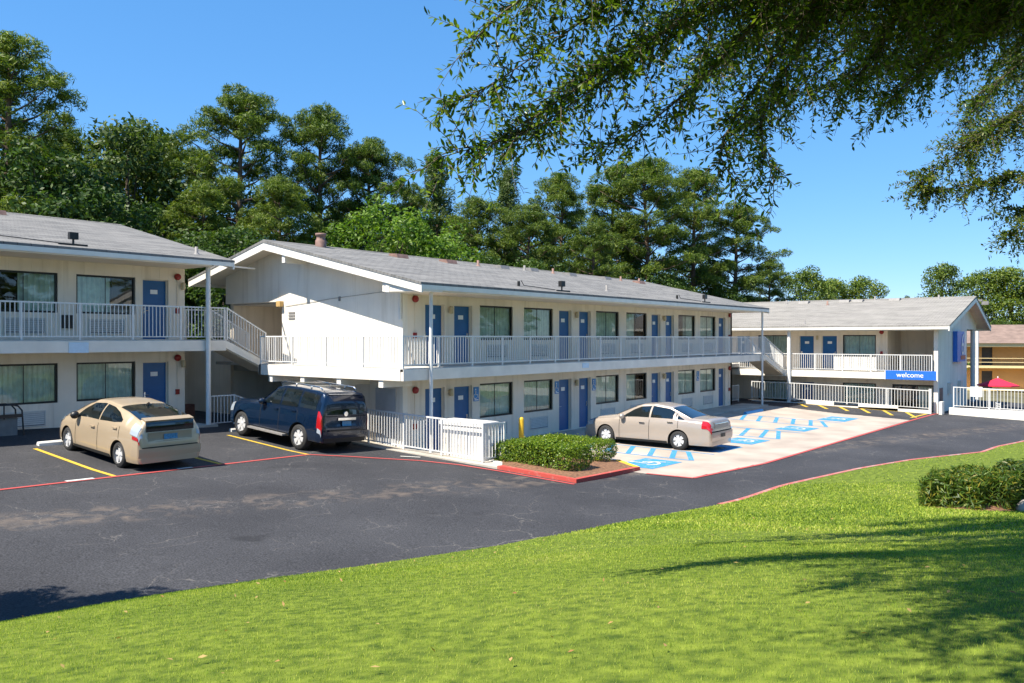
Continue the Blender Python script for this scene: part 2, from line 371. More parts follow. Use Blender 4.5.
M_ASPH = asphalt_mat()
M_DIRT = mat('bare_ground', (0.10, 0.09, 0.045), 0.95, 0.4, 0.4, detail=8)
gz = lambda x, y: (g(x, y) - 0.35)
base = MB()
xs = [-3000, -400, -80, -40, -20, -10, 0, 10, 20, 30, 40, 45, 50, 56, 62, 80, 150, 400, 3000]
ys = [-3000, -400, -80, -45, -30, -20, -14, -8, -2, 4, 8, 20, 60, 150, 400, 3000]
V = [(x, y, gz(x, y)) for y in ys for x in xs]; nx = len(xs)
base.faces(V, [(j * nx + i, j * nx + i + 1, (j + 1) * nx + i + 1, (j + 1) * nx + i) for j in range(len(ys) - 1) for i in range(nx - 1)])
structure(base.build('ground', M_DIRT, smooth=True))
structure(sheet('road', -45, 50, -26, 16, 0.25, g, M_ASPH, inside=lambda x, y: y > edge_y(x) - 0.6))

# concrete pad of the accessible parking, with its painted markings
PAD = [(2.1, -6.9), (2.3, -8.55), (6.0, -9.0), (24.3, -9.05), (24.7, -5.4), (26.0, -1.7), (26.0, -1.5), (2.1, -1.5)]
def in_poly(P, x, y):
    c = False
    for (x1, y1), (x2, y2) in zip(P, P[1:] + P[:1]):
        if (y1 > y) != (y2 > y) and x < (x2 - x1) * (y - y1) / (y2 - y1) + x1: c = not c
    return c
M_PAD = mat('pad_concrete', (0.37, 0.31, 0.26), 0.85, 0.22, 0.7, bump=0.15, detail=8)
structure(sheet('parking_pad', 2.1, 26.1, -9.1, -1.5, 0.1, lambda x, y: g(x, y) + 0.006, M_PAD, inside=lambda x, y: in_poly(PAD, x, y)))
M_LRED = worn_paint('fire_lane_red', (0.42, 0.06, 0.055), (0.25, 0.10, 0.09), 0.55, 6)
M_LYEL = worn_paint('line_yellow', (0.56, 0.36, 0.03), (0.20, 0.15, 0.06), 0.54, 9)
M_LWHT = worn_paint('line_white', (0.55, 0.53, 0.5), (0.3, 0.28, 0.26), 0.55, 9)
M_LBLU = worn_paint('line_blue', (0.03, 0.22, 0.44), (0.24, 0.30, 0.34), 0.52, 5)
mk = MB()
strip(mk, [(-24, -.75), (-11.2, -.12), (-3.3, .33), (-2.6, -.5), (-2.0, -1.36), (-1.42, -2.15), (-1.02, -3.25), (-.88, -4.5), (-.80, -6.9)], .11, .012)
strip(mk, [(2.1, -7.3), (2.25, -8.62), (6.0, -9.06), (24.2, -9.1), (28.9, -9.15), (29.2, -9.3)], .11, .013)
structure(mk.build('fire_lane_line', M_LRED))
mk = MB()
strip(mk, [(-9.9, .02), (-9.3, .05)], .13, .017); strip(mk, [(-7.3, .14), (-6.9, .16)], .11, .017)
strip(mk, [(-1.35, -1.3), (-1.0, -1.75)], .1, .017)
structure(mk.build('faded_white_line', M_LWHT))
mk = MB()
for x in (-17.1, -14.35, -11.6, -8.83, -6.08, -3.3): strip(mk, [(x, .12 + .03 * (x + 8)), (x, 4.3)], .11, .009)
# chevrons on the dark strip before the far wing
for k in range(6):
    y = -2.3 - 1.12 * k; strip(mk, [(28.5, y), (26.9 - .2 * k, y - 1.0)], .17, .009)
strip(mk, [(25.6, -8.75), (28.55, -8.85)], .12, .009); strip(mk, [(28.6, -2.2), (28.6, -8.8)], .10, .011)
structure(mk.build('yellow_line', M_LYEL))
mk = MB()
STALLS = [(2.75, 5.0), (7.2, 9.5), (9.9, 12.0), (15.3, 17.5), (20.6, 23.2)]
for a, b in STALLS: quadpatch(mk, [(a + .15, -7.05), (b - .35, -7.1), (b - .35, -5.85), (a + .15, -5.8)], .012)
for a, b in ((5.15, 6.85), (12.3, 14.9), (17.9, 20.2)):
    strip(mk, [(a, -7.1), (a, -2.6)], .1, .011); strip(mk, [(b, -7.1), (b, -2.6)], .1, .011); strip(mk, [(a, -7.15), (b, -6.2)], .16, .0125)
    n = 5
    for k in range(n): strip(mk, [(a + .08, -6.45 + .78 * k), (b - .08, -5.75 + .78 * k)], .17, .0115)
structure(mk.build('blue_line', M_LBLU))
mk = MB()
for a, b in STALLS:                                     # the white wheelchair figure in each blue field
    cx, cy = (a + b) / 2 - .1, -6.45; pts = []
    for k in range(15):
        t = R_(200) + k * R_(230) / 14; pts.append((cx + .33 * math.cos(t), cy + .30 * math.sin(t)))
    strip(mk, pts, .09, .017, step=.1)
    strip(mk, [(cx - .05, cy + .45), (cx - .05, cy + .02), (cx + .35, cy + .02), (cx + .5, cy - .3)], .09, .0185, step=.1)
    quadpatch(mk, [(cx - .13, cy + .47), (cx + .03, cy + .47), (cx + .03, cy + .6), (cx - .13, cy + .6)], .017, n=1)
structure(mk.build('wheelchair_symbol', M_LWHT))

# kerb along the lawn
mk = MB()
def kerb(mb, pts, w, h, below=.3):
    for a, b in zip(pts, pts[1:]):
        L = math.hypot(b[0] - a[0], b[1] - a[1]); n = max(1, int(L / .5)); nx, ny = -(b[1] - a[1]) / L * w, (b[0] - a[0]) / L * w
        for k in range(n):
            p = [(a[0] + (b[0] - a[0]) * t, a[1] + (b[1] - a[1]) * t) for t in (k / n, (k + 1) / n)]
            P = []
            for x, y in p:
                z = g(x, y); P += [(x, y, z - below), (x, y, z + h), (x - nx, y - ny, z + h), (x - nx, y - ny, z - below)]
            mb.faces(P, [(0, 1, 5, 4), (1, 2, 6, 5), (2, 3, 7, 6)])
kerb(mk, [(x, edge_y(x)) for x in np.linspace(-.5, 30, 50)], .12, .10)
M_KRED = worn_paint('kerb_red', (0.40, 0.10, 0.085), (0.40, 0.30, 0.26), 0.48, 4)
structure(mk.build('kerb', M_KRED))
# ---------------------------------------------------------------- motel wings
def wall_openings(mb, x0, x1, z0, z1, th, ops):
    """front wall slab (y 0..th) with real openings"""
    xs = sorted({x0, x1} | {o[0] for o in ops} | {o[1] for o in ops}); zs = sorted({z0, z1} | {o[2] for o in ops} | {o[3] for o in ops})
    for a, b in zip(xs, xs[1:]):
        for c, d in zip(zs, zs[1:]):
            mx, mz = (a + b) / 2, (c + d) / 2
            if any(o[0] < mx < o[1] and o[2] < mz < o[3] for o in ops): continue
            mb.poly([(a, 0, c), (b, 0, c), (b, 0, d), (a, 0, d)]); mb.poly([(a, th, c), (a, th, d), (b, th, d), (b, th, c)])
    for a, b, c, d in ops:
        mb.poly([(a, 0, c), (a, th, c), (a, th, d), (a, 0, d)]); mb.poly([(b, 0, c), (b, 0, d), (b, th, d), (b, th, c)])
        mb.poly([(a, 0, d), (a, th, d), (b, th, d), (b, 0, d)]); mb.poly([(a, 0, c), (b, 0, c), (b, th, c), (a, th, c)])
    mb.poly([(x0, 0, z0), (x0, 0, z1), (x0, th, z1), (x0, th, z0)]); mb.poly([(x1, 0, z0), (x1, th, z0), (x1, th, z1), (x1, 0, z1)])

def pleats(mb, x0, x1, y, z0, z1, pitch=.15, amp=.045):
    n = max(4, int((x1 - x0) / pitch * 4)); P = []
    for k in range(n + 1):
        x = x0 + (x1 - x0) * k / n; yy = y + amp * math.sin(2 * math.pi * (x - x0) / pitch + .8 * math.sin(3.1 * x))
        P += [(x, yy, z0), (x, yy, z1)]
    mb.faces(P, [(2 * k, 2 * k + 2, 2 * k + 3, 2 * k + 1) for k in range(n)])

def add_window(root, x0, x1, z0, z1, cover=(0, 1)):
    f = MB(); w = .055; y0, y1 = .05, .12
    f.box(x0, x0 + w, y0, y1, z0, z1); f.box(x1 - w, x1, y0, y1, z0, z1); f.box(x0 + w, x1 - w, y0, y1, z0, z0 + w); f.box(x0 + w, x1 - w, y0, y1, z1 - w, z1)
    xm = (x0 + x1) / 2; f.box(xm - .009, xm + .009, .09, .11, z0 + w, z1 - w)
    o = f.build('window', M_BRONZE, root)
    p = MB(); p.poly([(x0 + w, .1, z0 + w), (x1 - w, .1, z0 + w), (x1 - w, .1, z1 - w), (x0 + w, .1, z1 - w)]); p.build('pane', M_WIN, o, recalc=False)
    c = MB(); X = x1 - x0; pleats(c, x0 + cover[0] * X + .03, x0 + cover[1] * X - .03, .19, z0 - .1, z1 + .05); c.build('curtain', M_CURT, o)
    r = MB(); r.poly([(x0 - .3, 2.2, z0 - .6), (x1 + .3, 2.2, z0 - .6), (x1 + .3, 2.2, z1 + .3), (x0 - .3, 2.2, z1 + .3)]); r.build('dark_room_sheet', M_DARK, o)  # near-black sheet, the darkness of the unlit room put into its colour
    return o

def add_door(root, x0, x1, z0, z1, side=1):
    d = MB(); d.box(x0 + .03, x1 - .03, .13, .175, z0 + .02, z1 - .03)
    o = d.build('door', M_DOOR, root)
    fr = MB(); fr.box(x0, x0 + .03, .1, .2, z0, z1); fr.box(x1 - .03, x1, .1, .2, z0, z1); fr.box(x0 + .03, x1 - .03, .1, .2, z1 - .03, z1); fr.box(x0 + .03, x1 - .03, .1, .19, z0 - .0, z0 + .018)
    fr.build('door_frame', M_SOFFIT, o)
    n = MB(); xc = (x0 + x1) / 2; n.box(xc - .12, xc + .12, .115, .128, z1 - .47, z1 - .33); n.build('number_plate', M_PLATE, o)
    h = MB(); hx = x1 - .12 if side > 0 else x0 + .12; h.tube([(hx, .128, z0 + .95), (hx, .07, z0 + .95), (hx - side * .11, .065, z0 + .95)], .014, 6); h.box(hx - .03, hx + .03, .12, .129, z0 + .86, z0 + 1.05)
    h.build('handle', M_CHROME, o)

def add_ac(root, xc, z):
    a = MB(); w, h = .56, .23
    a.box(xc - w, xc + w, -.03, .01, z - h, z - h + .03); a.box(xc - w, xc + w, -.03, .01, z + h - .03, z + h)
    a.box(xc - w, xc - w + .03, -.03, .01, z - h + .03, z + h - .03); a.box(xc + w - .03, xc + w, -.03, .01, z - h + .03, z + h - .03)
    k = z - h + .06
    while k < z + h - .06:
        a.faces([(xc - w + .03, -.028, k), (xc + w - .03, -.028, k), (xc + w - .03, -.004, k + .045), (xc - w + .03, -.004, k + .045)], [(0, 1, 2, 3)]); k += .055
    a.box(xc - w + .03, xc + w - .03, -.003, -.001, z - h + .03, z + h - .03)  # back plate in darker grey, shade between the slats put into colour
    a.m[-6:] = [1] * 6; a.build('air_conditioner', [M_AC, M_VENTG], root)

def add_alarm(root, x, z):
    a = MB(); a.lathe([(0, -.10), (.10, -.10), (.11, -.07), (.11, -.02), (.05, 0)], (x, 0, z), 'y', 14); a.build('fire_bell', M_RED, root, smooth=True)
    b = MB(); b.box(x - .06, x + .06, -.06, -.001, z - 1.22, z - 1.05); b.build('call_point', M_RED, root)
    c = MB(); c.tube([(x, -.02, z - .1), (x, -.02, z - 1.05)], .012, 5); c.build('conduit', M_SOFFIT, root)
def add_lamp(root, x, z):
    a = MB(); a.lathe([(0, -.02), (.06, -.02), (.07, .02), (.07, .18), (.05, .22), (0, .22)], (x, -.09, z - .1), 'z', 12); a.box(x - .045, x + .045, -.05, -.001, z - .02, z + .09)
    a.build('wall_lamp', M_LAMP, root, smooth=True)

def railing(name, segs, h=.95, parent=None, posts=True, pitch=.118, gap=.10, label=None, cat=None, base=0.0, post_step=1.55):
    """segs: list of ((x,y,z),(x,y,z)) along the foot of the rail"""
    mb = MB(); plist = []
    for a, b in segs:
        a, b = Vector(a), Vector(b); L = (b - a).length; up = Vector((0, 0, 1))
        mb.bar(a + up * h, b + up * h, .042, .042); mb.bar(a + up * gap, b + up * gap, .03, .03)
        n = int(L / pitch)
        for k in range(1, n):
            p = a + (b - a) * (k / n); mb.bar(p + up * (gap + .01), p + up * (h - .015), .021, .021)
        m = max(1, round(L / post_step))
        for k in range(m + 1):
            p = a + (b - a) * (k / m)
            if not any((p - q).length < .2 for q in plist): plist.append(p)
    o = mb.build(name, M_RAIL, parent)
    for p in plist:
        q = MB(); q.box(p.x - .026, p.x + .026, p.y - .026, p.y + .026, p.z - base, p.z + h + .025); q.build('post', M_RAIL, o)
    return o

def add_roof(root, x0, x1, front, ridge, rear, th, mroof, vents=(), box_ends=(), lamp=None):
    """front / ridge / rear: (y, z) of the top surface; eaves run along x"""
    (yf, zf), (yr, zr), (yb, zb) = front, ridge, rear
    r = MB(); r.prism_x([(yf, zf), (yr, zr), (yb, zb), (yb, zb - .07), (yr, zr - .09), (yf, zf - .07)], x0 - .03, x1 + .03)
    roof = r.build('roof', mroof, root)
    u = MB(); u.prism_x([(yf + .04, zf - .075), (yr, zr - .095), (yb - .04, zb - .075), (yb - .04, zb - th), (yr, zr - th), (yf + .04, zf - th)], x0 + .05, x1 - .05); u.build('soffit', M_SOFFIT, root)
    fa = MB()
    fa.box(x0, x1, yf - .005, yf + .035, zf - .08 - .13, zf - .075); fa.box(x0, x1, yb - .035, yb + .005, zb - .27, zb - .075)
    for xa, xb in ((x0 - .012, x0 + .045), (x1 - .045, x1 + .012)):
        fa.prism_x([(yf - .008, zf - .072), (yr, zr - .092), (yr, zr - .34), (yf - .008, zf - .30)], xa, xb)
        fa.prism_x([(yb + .008, zb - .072), (yr + .001, zr - .092), (yr + .001, zr - .34), (yb + .008, zb - .30)], xa, xb)
    fa.build('fascia', M_TRIM, root)
    rc = MB(); rc.prism_x([(yr - .16, zr - .03), (yr, zr + .018), (yr + .16, zr - .03), (yr, zr - .04)], x0, x1); rc.build('ridge_cap', mroof, roof)
    sl = lambda y: zf + (zr - zf) * (y - yf) / (yr - yf)
    for kind, x, y in vents:
        z = sl(y); v = MB()
        if kind == 'pipe':
            v.lathe([(.13, -.05), (.08, .03), (.055, .05), (.055, .24), (.0, .24)], (x, y, z), 'z', 10); v.build('vent_pipe', M_TERRA if int(x * 7) % 2 else M_VENTG, roof, smooth=True)
        elif kind == 'box':
            v.prism_x([(y - .28, z - .06), (y - .2, z + .10), (y + .2, z + .13), (y + .25, z - .0)], x - .3, x + .3); v.build('roof_vent', M_TERRA if int(x * 3) % 2 else M_VENTG, roof)
        elif kind == 'stack':
            v.lathe([(.2, -.1), (.2, .22), (.16, .26), (.16, .38), (.2, .4), (.2, .48), (0, .5)], (x, y, z), 'z', 12); v.build('flue', M_TERRA, roof, smooth=True)
        elif kind == 'flood':
            v.box(x - .12, x + .12, y - .07, y + .07, z + .16, z + .36); v.tube([(x, y, z - .03), (x, y, z + .17)], .03, 6); v.bar((x - .45, y - .1, z + .0), (x + .35, y - .1, z + .0), .06, .05)
            v.tube([(x - .4, y, z + .03), (x - 1.3, y + .25, z + .1), (x - 1.75, y + .38, z + .13), (x - 1.85, y + .42, z + .3)], .014, 5)
            v.lathe([(.05, 0), (.05, .22), (0, .22)], (x - 1.95, y + .45, z + .05), 'z', 8)
            v.build('floodlight', M_BRONZE, roof)
    return roof

DZ, DT = 2.75, .36       # walkway height, slab thickness
def wing_front(root, x0, x1, doors, wins, doors_l=None, wins_l=None, ztop=5.42, curt=None, extra_l=(), skip_ac_u=(), skip_ac_l=()):
    doors_l = doors if doors_l is None else doors_l; wins_l = wins if wins_l is None else wins_l
    ops = [(a, b, 0.02, 2.03) for a, b in doors_l] + [(a, b, .88, 2.06) for a, b in wins_l] + list(extra_l) + \
          [(a, b, DZ + .02, 4.72) for a, b in doors] + [(a, b, 3.56, 4.75) for a, b in wins]
    w = MB(); wall_openings(w, x0, x1, 0, ztop, .2, ops); w.build('front_wall', M_WALL, root)
    i = 0
    for k, (a, b) in enumerate(doors): add_door(root, a, b, DZ, 4.72, 1 if k % 2 else -1)
    for k, (a, b) in enumerate(doors_l): add_door(root, a, b, 0, 2.03, 1 if k % 2 else -1)
    for k, (a, b) in enumerate(wins):
        add_window(root, a, b, 3.56, 4.75, (curt or {}).get(('u', k), (0, 1)))
        if k not in skip_ac_u: add_ac(root, (a + b) / 2, 3.17)
    for k, (a, b) in enumerate(wins_l):
        add_window(root, a, b, .88, 2.06, (curt or {}).get(('l', k), (0, 1)))
        if k not in skip_ac_l: add_ac(root, (a + b) / 2, .45)

def column(root, x, y, z0, z1, r=.055):
    c = MB(); c.tube([(x, y, z0), (x, y, z1)], r, 12); c.box(x - .1, x + .1, y - .1, y + .1, z0, z0 + .012); c.build('column', M_RAIL, root)

# --- long wing in the middle (x along the front, y into the building)
MID = thing('motel_wing', 'long two storey white motel wing with blue doors and bright gable end', 'motel building', (0, 0, 0), 0, 'motel wings')
MW = [(3.64, 5.47), (6.12, 7.95), (11.0, 12.83), (13.44, 15.27), (18.35, 20.18), (20.75, 22.58)]
MD = [(.98, 1.88), (2.34, 3.24), (8.35, 9.2), (9.75, 10.6), (15.7, 16.55), (17.05, 17.9), (22.95, 23.8)]
wing_front(MID, 0.2, 24.65, MD, MW, curt={('u', 3): (.0, .5), ('u', 4): (.45, 1), ('l', 3): (0, .6)})
for x in (2.11, 9.48, 16.8): add_lamp(MID, x, 4.55); add_lamp(MID, x, 1.85)
add_alarm(MID, .5, 4.85); add_alarm(MID, .5, 2.0); add_alarm(MID, 24.25, 4.85); add_alarm(MID, 24.25, 2.0)
RY = [(-1.7, 5.24), (5.9, 7.0), (10.66, 5.86)]
und = lambda y: (RY[0][1] + (RY[1][1] - RY[0][1]) * (y - RY[0][0]) / (RY[1][0] - RY[0][0]) if y < RY[1][0] else RY[1][1] + (RY[2][1] - RY[1][1]) * (y - RY[1][0]) / (RY[2][0] - RY[1][0])) - .16
w = MB()
w.prism_x([(0, -.3), (6.1, -.3), (6.1, 4.92), (9.6, 4.92), (9.6, und(9.6)), (5.9, und(5.9)), (0, und(0))], 0, .2)
w.build('gable_wall', M_ENDWALL, MID)
w = MB()
w.prism_x([(0, 0), (9.6, 0), (9.6, und(9.6)), (5.9, und(5.9)), (0, und(0))], 24.45, 24.65)       # far end
w.box(.2, 24.45, 9.4, 9.6, 0, und(9.6))                                                               # rear wall
w.box(.2, 3.2, 5.9, 6.1, -.3, 4.92); w.box(3.0, 3.2, 6.1, 9.4, -.3, 4.92)                            # breezeway walls
w.box(24.65, 26.2, 3.2, 3.35, 0, 5.2); w.box(24.66, 24.95, 1.5, 3.2, 0, 5.5)
w.build('wall', M_WALL, MID)
fl = MB(); fl.box(.2, 24.45, .2, 9.4, DZ - DT, DZ - .002); fl.box(.2, 3.0, 6.1, 9.4, 4.86, 4.92); fl.build('floor_slab', M_SLAB, MID)
sl = MB()
sl.box(-1.2, 26.1, -1.25, -.002, DZ - .1, DZ); sl.box(-1.2, -.002, -.002, 5.7, DZ - .1, DZ); sl.box(-.55, 3.0, 5.7, 9.4, DZ - .1, DZ)
sl.box(24.66, 26.1, 0, 3.2, DZ - .1, DZ)
sl.build('walkway_slab', M_SLAB, MID)
df = MB()
df.box(-1.2, 26.1, -1.27, -1.15, DZ - DT, DZ - .03); df.box(-1.22, -1.1, -1.15, 5.7, DZ - DT, DZ - .03); df.box(-1.22, -.5, 5.6, 5.72, DZ - DT, DZ - .03)
df.box(26.0, 26.12, -1.15, 3.2, DZ - DT, DZ - .03)
df.build('walkway_fascia', M_DECKFACE, MID)
for y in (-.4, 1.5, 3.3, 5.0): bm_ = MB(); bm_.box(-1.18, 0, y, y + .2, DZ - DT - .22, DZ - .1); bm_.build('support_beam', M_TRIM, MID)
for y, z in ((4.75, 6.28), (-.32, 5.12)): bm_ = MB(); bm_.box(-.86, 0, y, y + .16, z - .12, z + .14); bm_.build('support_beam', M_TRIM, MID)
eb = MB(); eb.prism_x([(-1.68, 4.98), (.0, 5.02), (.0, 5.42), (-1.68, 5.06)], -.84, .0); eb.build('eave_box', M_TRIM, MID)
so = MB(); so.box(0, 24.65, -1.66, -.002, 4.985, 5.03); so.build('eave_soffit', M_SOFFIT, MID)
ob = MB(); ob.box(-.16, .1, 6.0, 6.22, 4.74, 4.93); ob.build('beam_end', mat('raw_timber', (.5, .32, .12), .8, .2, 6), MID)
gv = MB()
for z in (4.28, 4.38, 4.48): gv.box(-.02, -.001, 5.35, 5.7, z, z + .06)
gv.build('wall_vent', M_VENTG, MID)
cd = MB(); cd.tube([(-.02, 5.9, 4.75), (-.02, 3.2, 4.95), (-.02, .15, 5.12)], .008, 5); cd.box(-.04, 0, 2.93, 2.99, 4.85, 5.0); cd.build('cable', M_VENTG, MID)
dp = MB(); dp.tube([(-.05, .06, 4.2), (-.05, .06, 5.0)], .05, 8); dp.build('downpipe', M_RAIL, MID)
dr = MB(); dr.box(-.03, -.001, .3, 1.2, .02, 2.05); dr.build('service_door', mat('grey_door', (.42, .43, .45), .6, .08, 3), MID)
railing('railing', [((-1.16, -1.2, DZ), (26.05, -1.2, DZ)), ((-1.16, -1.2, DZ), (-1.16, 5.65, DZ)), ((-1.16, 5.65, DZ), (-.6, 5.65, DZ))], .93, MID)
column(MID, -.16, -1.36, .2, 5.05); column(MID, 25.5, -1.36, -.1, 5.05)
for x in (25.7,): column(MID, x, 3.0, 0, 5.6)
V_M = [('stack', 1.4, 5.7), ('box', 4.5, 4.9), ('box', 7.2, 4.8), ('pipe', 9.0, 4.7), ('box', 10.8, 4.9), ('pipe', 12.4, 4.8), ('pipe', 14.8, 4.9), ('box', 16.2, 4.9), ('box', 19.5, 4.9),
       ('pipe', 21.0, 4.8), ('pipe', 23, 4.8), ('flood', 6.6, -1.35), ('flood', 18.4, -1.35), ('pipe', 11.5, -.2), ('box', 22.6, 4.6), ('box', 13.4, 5.2)]
add_roof(MID, -.9, 25.6, *RY, .16, M_ROOF, V_M)
pl = MB(); pl.box(8.05, 8.5, -1.285, -1.271, 2.5, 2.68); pl.build('notice_plate', mat('pale_plate', (.55, .68, .8), .4, .05, 9), MID)

# --- left wing
LEFT = thing('motel_wing', 'shaded two storey motel wing behind the beige hatchback, its roof cut by the frame', 'motel building', (-2.88, 7.5, .82), 0, 'motel wings')
LW = [(-3.52, -1.69), (-5.88, -4.05), (-10.85, -9.02), (-13.25, -11.42)]
LD = [(-1.45, -.58), (-8.35, -7.48), (-6.9, -6.05), (-15.8, -14.9)]
LW = [(-3.52, -1.69), (-5.88, -4.05), (-10.9, -9.07), (-13.3, -11.47)]
wing_front(LEFT, -18, 0, LD, LW, curt={('u', 0): (0, .62), ('u', 1): (.42, 1)}, ztop=5.55)
add_alarm(LEFT, -.28, 4.85); add_alarm(LEFT, -.28, 2.15); add_lamp(LEFT, -.1, 4.55); add_lamp(LEFT, -.1, 1.95)
fx = MB(); fx.box(-3.95, -3.62, -.06, -.001, 3.1, 3.5); fx.build('extinguisher_box', M_BLACK, LEFT)
RL = [(-1.7, 5.38), (6.0, 7.22), (13.0, 5.55)]
undl = lambda y: RL[0][1] + (RL[1][1] - RL[0][1]) * (y - RL[0][0]) / (RL[1][0] - RL[0][0]) - .16 if y < RL[1][0] else RL[1][1] + (RL[2][1] - RL[1][1]) * (y - RL[1][0]) / (RL[2][0] - RL[1][0]) - .16
w = MB(); w.prism_x([(0.2, -.3), (11.5, -.3), (11.5, undl(11.5)), (6.0, undl(6.0)), (.2, undl(.2))], -.2, -.001); w.box(-18, -.2, 11.3, 11.5, -.3, undl(11.5)); w.box(-18.2, -18, 0, 11.5, -.3, 5.5)
w.build('wall', M_WALL, LEFT)
fl = MB(); fl.box(-18, -.2, .2, 11.3, DZ - DT, DZ - .002); fl.box(-18, 0, -1.3, .0, -.5, 0); fl.build('floor_slab', M_SLAB, LEFT)
sl = MB(); sl.box(-18, .72, -1.27, -.002, DZ - .1, DZ); sl.box(.001, 2.85, 1.2, 4.2, DZ - .1, DZ); sl.box(.001, .72, -.002, 1.2, DZ - .1, DZ); sl.build('walkway_slab', M_SLAB, LEFT)
df = MB(); df.box(-18, .74, -1.29, -1.17, DZ - DT, DZ - .03); df.box(.62, .74, -1.17, -.1, DZ - DT, DZ - .03); df.build('walkway_fascia', M_DECKFACE, LEFT)
so = MB(); so.box(-18, .0, -1.66, -.002, 5.13, 5.17); so.build('eave_soffit', M_SOFFIT, LEFT)
railing('railing', [((-18, -1.22, DZ), (.72, -1.22, DZ)), ((.72, 1.2, DZ), (2.3, 1.2, DZ))], 1.06, LEFT)
column(LEFT, .04, -1.36, -.25, 5.2, .075)
tie = MB(); tie.bar((.7, -1.5, 5.2), (2.1, -.9, 5.24), .05, .05); tie.build('tie_beam', M_TRIM, LEFT)
column(LEFT, -9.0, -1.36, -.1, 5.2, .075)
add_roof(LEFT, -18.5, .78, *RL, .16, M_ROOF, [('flood', -4.15, -1.25), ('box', -5.6, 5.4), ('pipe', -5.3, 5.5), ('pipe', -7.0, 5.4), ('box', -3.9, 5.3), ('pipe', -9.5, 4.5), ('pipe', -.1, -.9)])
pl = MB(); pl.box(-4.3, -3.75, -1.312, -1.292, 2.38, 2.68); pl.build('notice_plate', mat('pale_plate', (.55, .68, .8), .4, .05, 9), LEFT)
# dark passage behind the stair
bw = MB(); bw.box(-.2, .9, 4.2, 4.35, -.4, 2.64); bw.box(1.7, 5.9, 4.2, 4.35, -.4, 2.64); bw.box(.9, 1.7, 4.2, 4.35, 1.9, 2.64); bw.box(.0, 2.85, -1.25, 4.2, -.42, -.12)
bw.build('passage_wall', M_WALL, LEFT)
dd_ = MB(); dd_.box(.9, 1.7, 4.25, 4.3, -.4, 1.9); dd_.build('dark_infill', M_DARK, LEFT)  # no real door: near-black sheet painted as the passage's deep shade
br = MB(); br.box(.3, 1.3, 1.6, 1.9, -.12, .42); br.build('brick_planter', mat('brick_red', (.22, .09, .06), .9, .3, 9), LEFT)

# stair from the left wing's walkway down to the middle wing's walkway
STAIR = thing('outdoor_stair', 'short flight of white metal steps joining the walkways of two motel wings', 'staircase', (-2.1, 6.3, 2.75))
zt, zb, n, xa, xb = .82, 0.0, 5, .08, 1.55
st = MB()
for k in range(n):
    x = xa + (xb - xa) * k / n; z = zt - (zt - zb) * (k + 1) / (n + 0) + .0
    st.box(x, x + (xb - xa) / n + .03, .05, 1.05, z + .0, z + .05)
st.build('tread', M_SLAB, STAIR)
for y in (.0, 1.06):
    q = MB(); q.bar((xa - .15, y, zt - .12), (xb + .1, y, -.12), .05, .24); q.build('stringer', M_TRIM, STAIR)
for y in (.0, 1.06): railing('railing', [((xa - .03, y, zt), (xb, y, zb))], 1.06, STAIR, post_step=1.8)
ss_ = MB(); ss_.prism_y([(xa - .1, zt - .25), (xb + .1, -.25), (xb + .1, -.3), (xa - .1, zt - .3)], .05, 1.0); ss_.build('underside', M_SOFFIT, STAIR)

# --- right wing, turned to close the court: local x runs towards the camera's right
RIGHT = thing('motel_wing', 'sunlit two storey motel wing closing the court, blue welcome board on its walkway', 'motel building', (30.4, 0, -.95), R_(-90), 'motel wings')
RW = [(-.82, 1.0), (4.13, 5.9)]; RD = [(1.65, 2.5), (2.95, 3.8), (-2.2, -1.35)]
wing_front(RIGHT, -8, 6.5, RD, RW, doors_l=[(1.65, 2.5)], wins_l=[(-.82, 1.0), (4.13, 5.9)], extra_l=(), ztop=5.42, skip_ac_l=(1,))
RR = [(-1.7, 5.24), (5.9, 7.0), (11.2, 5.3)]
undr = lambda y: (RR[0][1] + (RR[1][1] - RR[0][1]) * (y - RR[0][0]) / (RR[1][0] - RR[0][0]) if y < RR[1][0] else RR[1][1] + (RR[2][1] - RR[1][1]) * (y - RR[1][0]) / (RR[2][0] - RR[1][0])) - .16
w = MB(); wall_openings(w, 6.5, 9.0, 0, DZ - DT, .2, [(6.75, 8.85, .05, 2.06)])
w.box(6.3, 6.5, .2, 9.5, 0, undr(.2)); w.box(6.5, 8.2, 3.0, 3.2, DZ, 5.6); w.box(-8, 6.3, 9.3, 9.5, 0, undr(9.5)); w.box(-8.2, -8, 0, 9.5, 0, undr(0))
w.build('wall', M_WALL, RIGHT)
w = MB(); w.prism_x([(-1.0, -.3), (7.0, -.3), (7.0, 5.1), (10.2, 5.1), (10.2, undr(10.2)), (5.9, undr(5.9)), (-1.0, undr(-1.0))], 9.0, 9.2); w.build('gable_wall', M_ENDWALL, RIGHT)
lob = MB(); lob.box(6.75, 6.83, .03, .12, .05, 2.06); lob.box(8.77, 8.85, .03, .12, .05, 2.06); lob.box(6.83, 8.77, .03, .12, 1.98, 2.06); lob.box(7.76, 7.84, .03, .12, .05, 1.98); lob.box(6.83, 8.77, .03, .12, .05, .14)
lob = lob.build('lobby_door', M_BRONZE, RIGHT)
p = MB(); p.poly([(6.83, .08, .1), (8.77, .08, .1), (8.77, .08, 2.0), (6.83, .08, 2.0)]); p.build('pane', M_WIN, lob, recalc=False)
p = MB(); pleats(p, 7.95, 8.75, .5, .1, 2.0); p.build('curtain', M_CURT, lob)
p = MB(); p.poly([(6.6, 2.6, 0), (8.95, 2.6, 0), (8.95, 2.6, 2.4), (6.6, 2.6, 2.4)]); p.build('dark_room_sheet', M_DARK, lob)  # black backing sheet for the unlit lobby
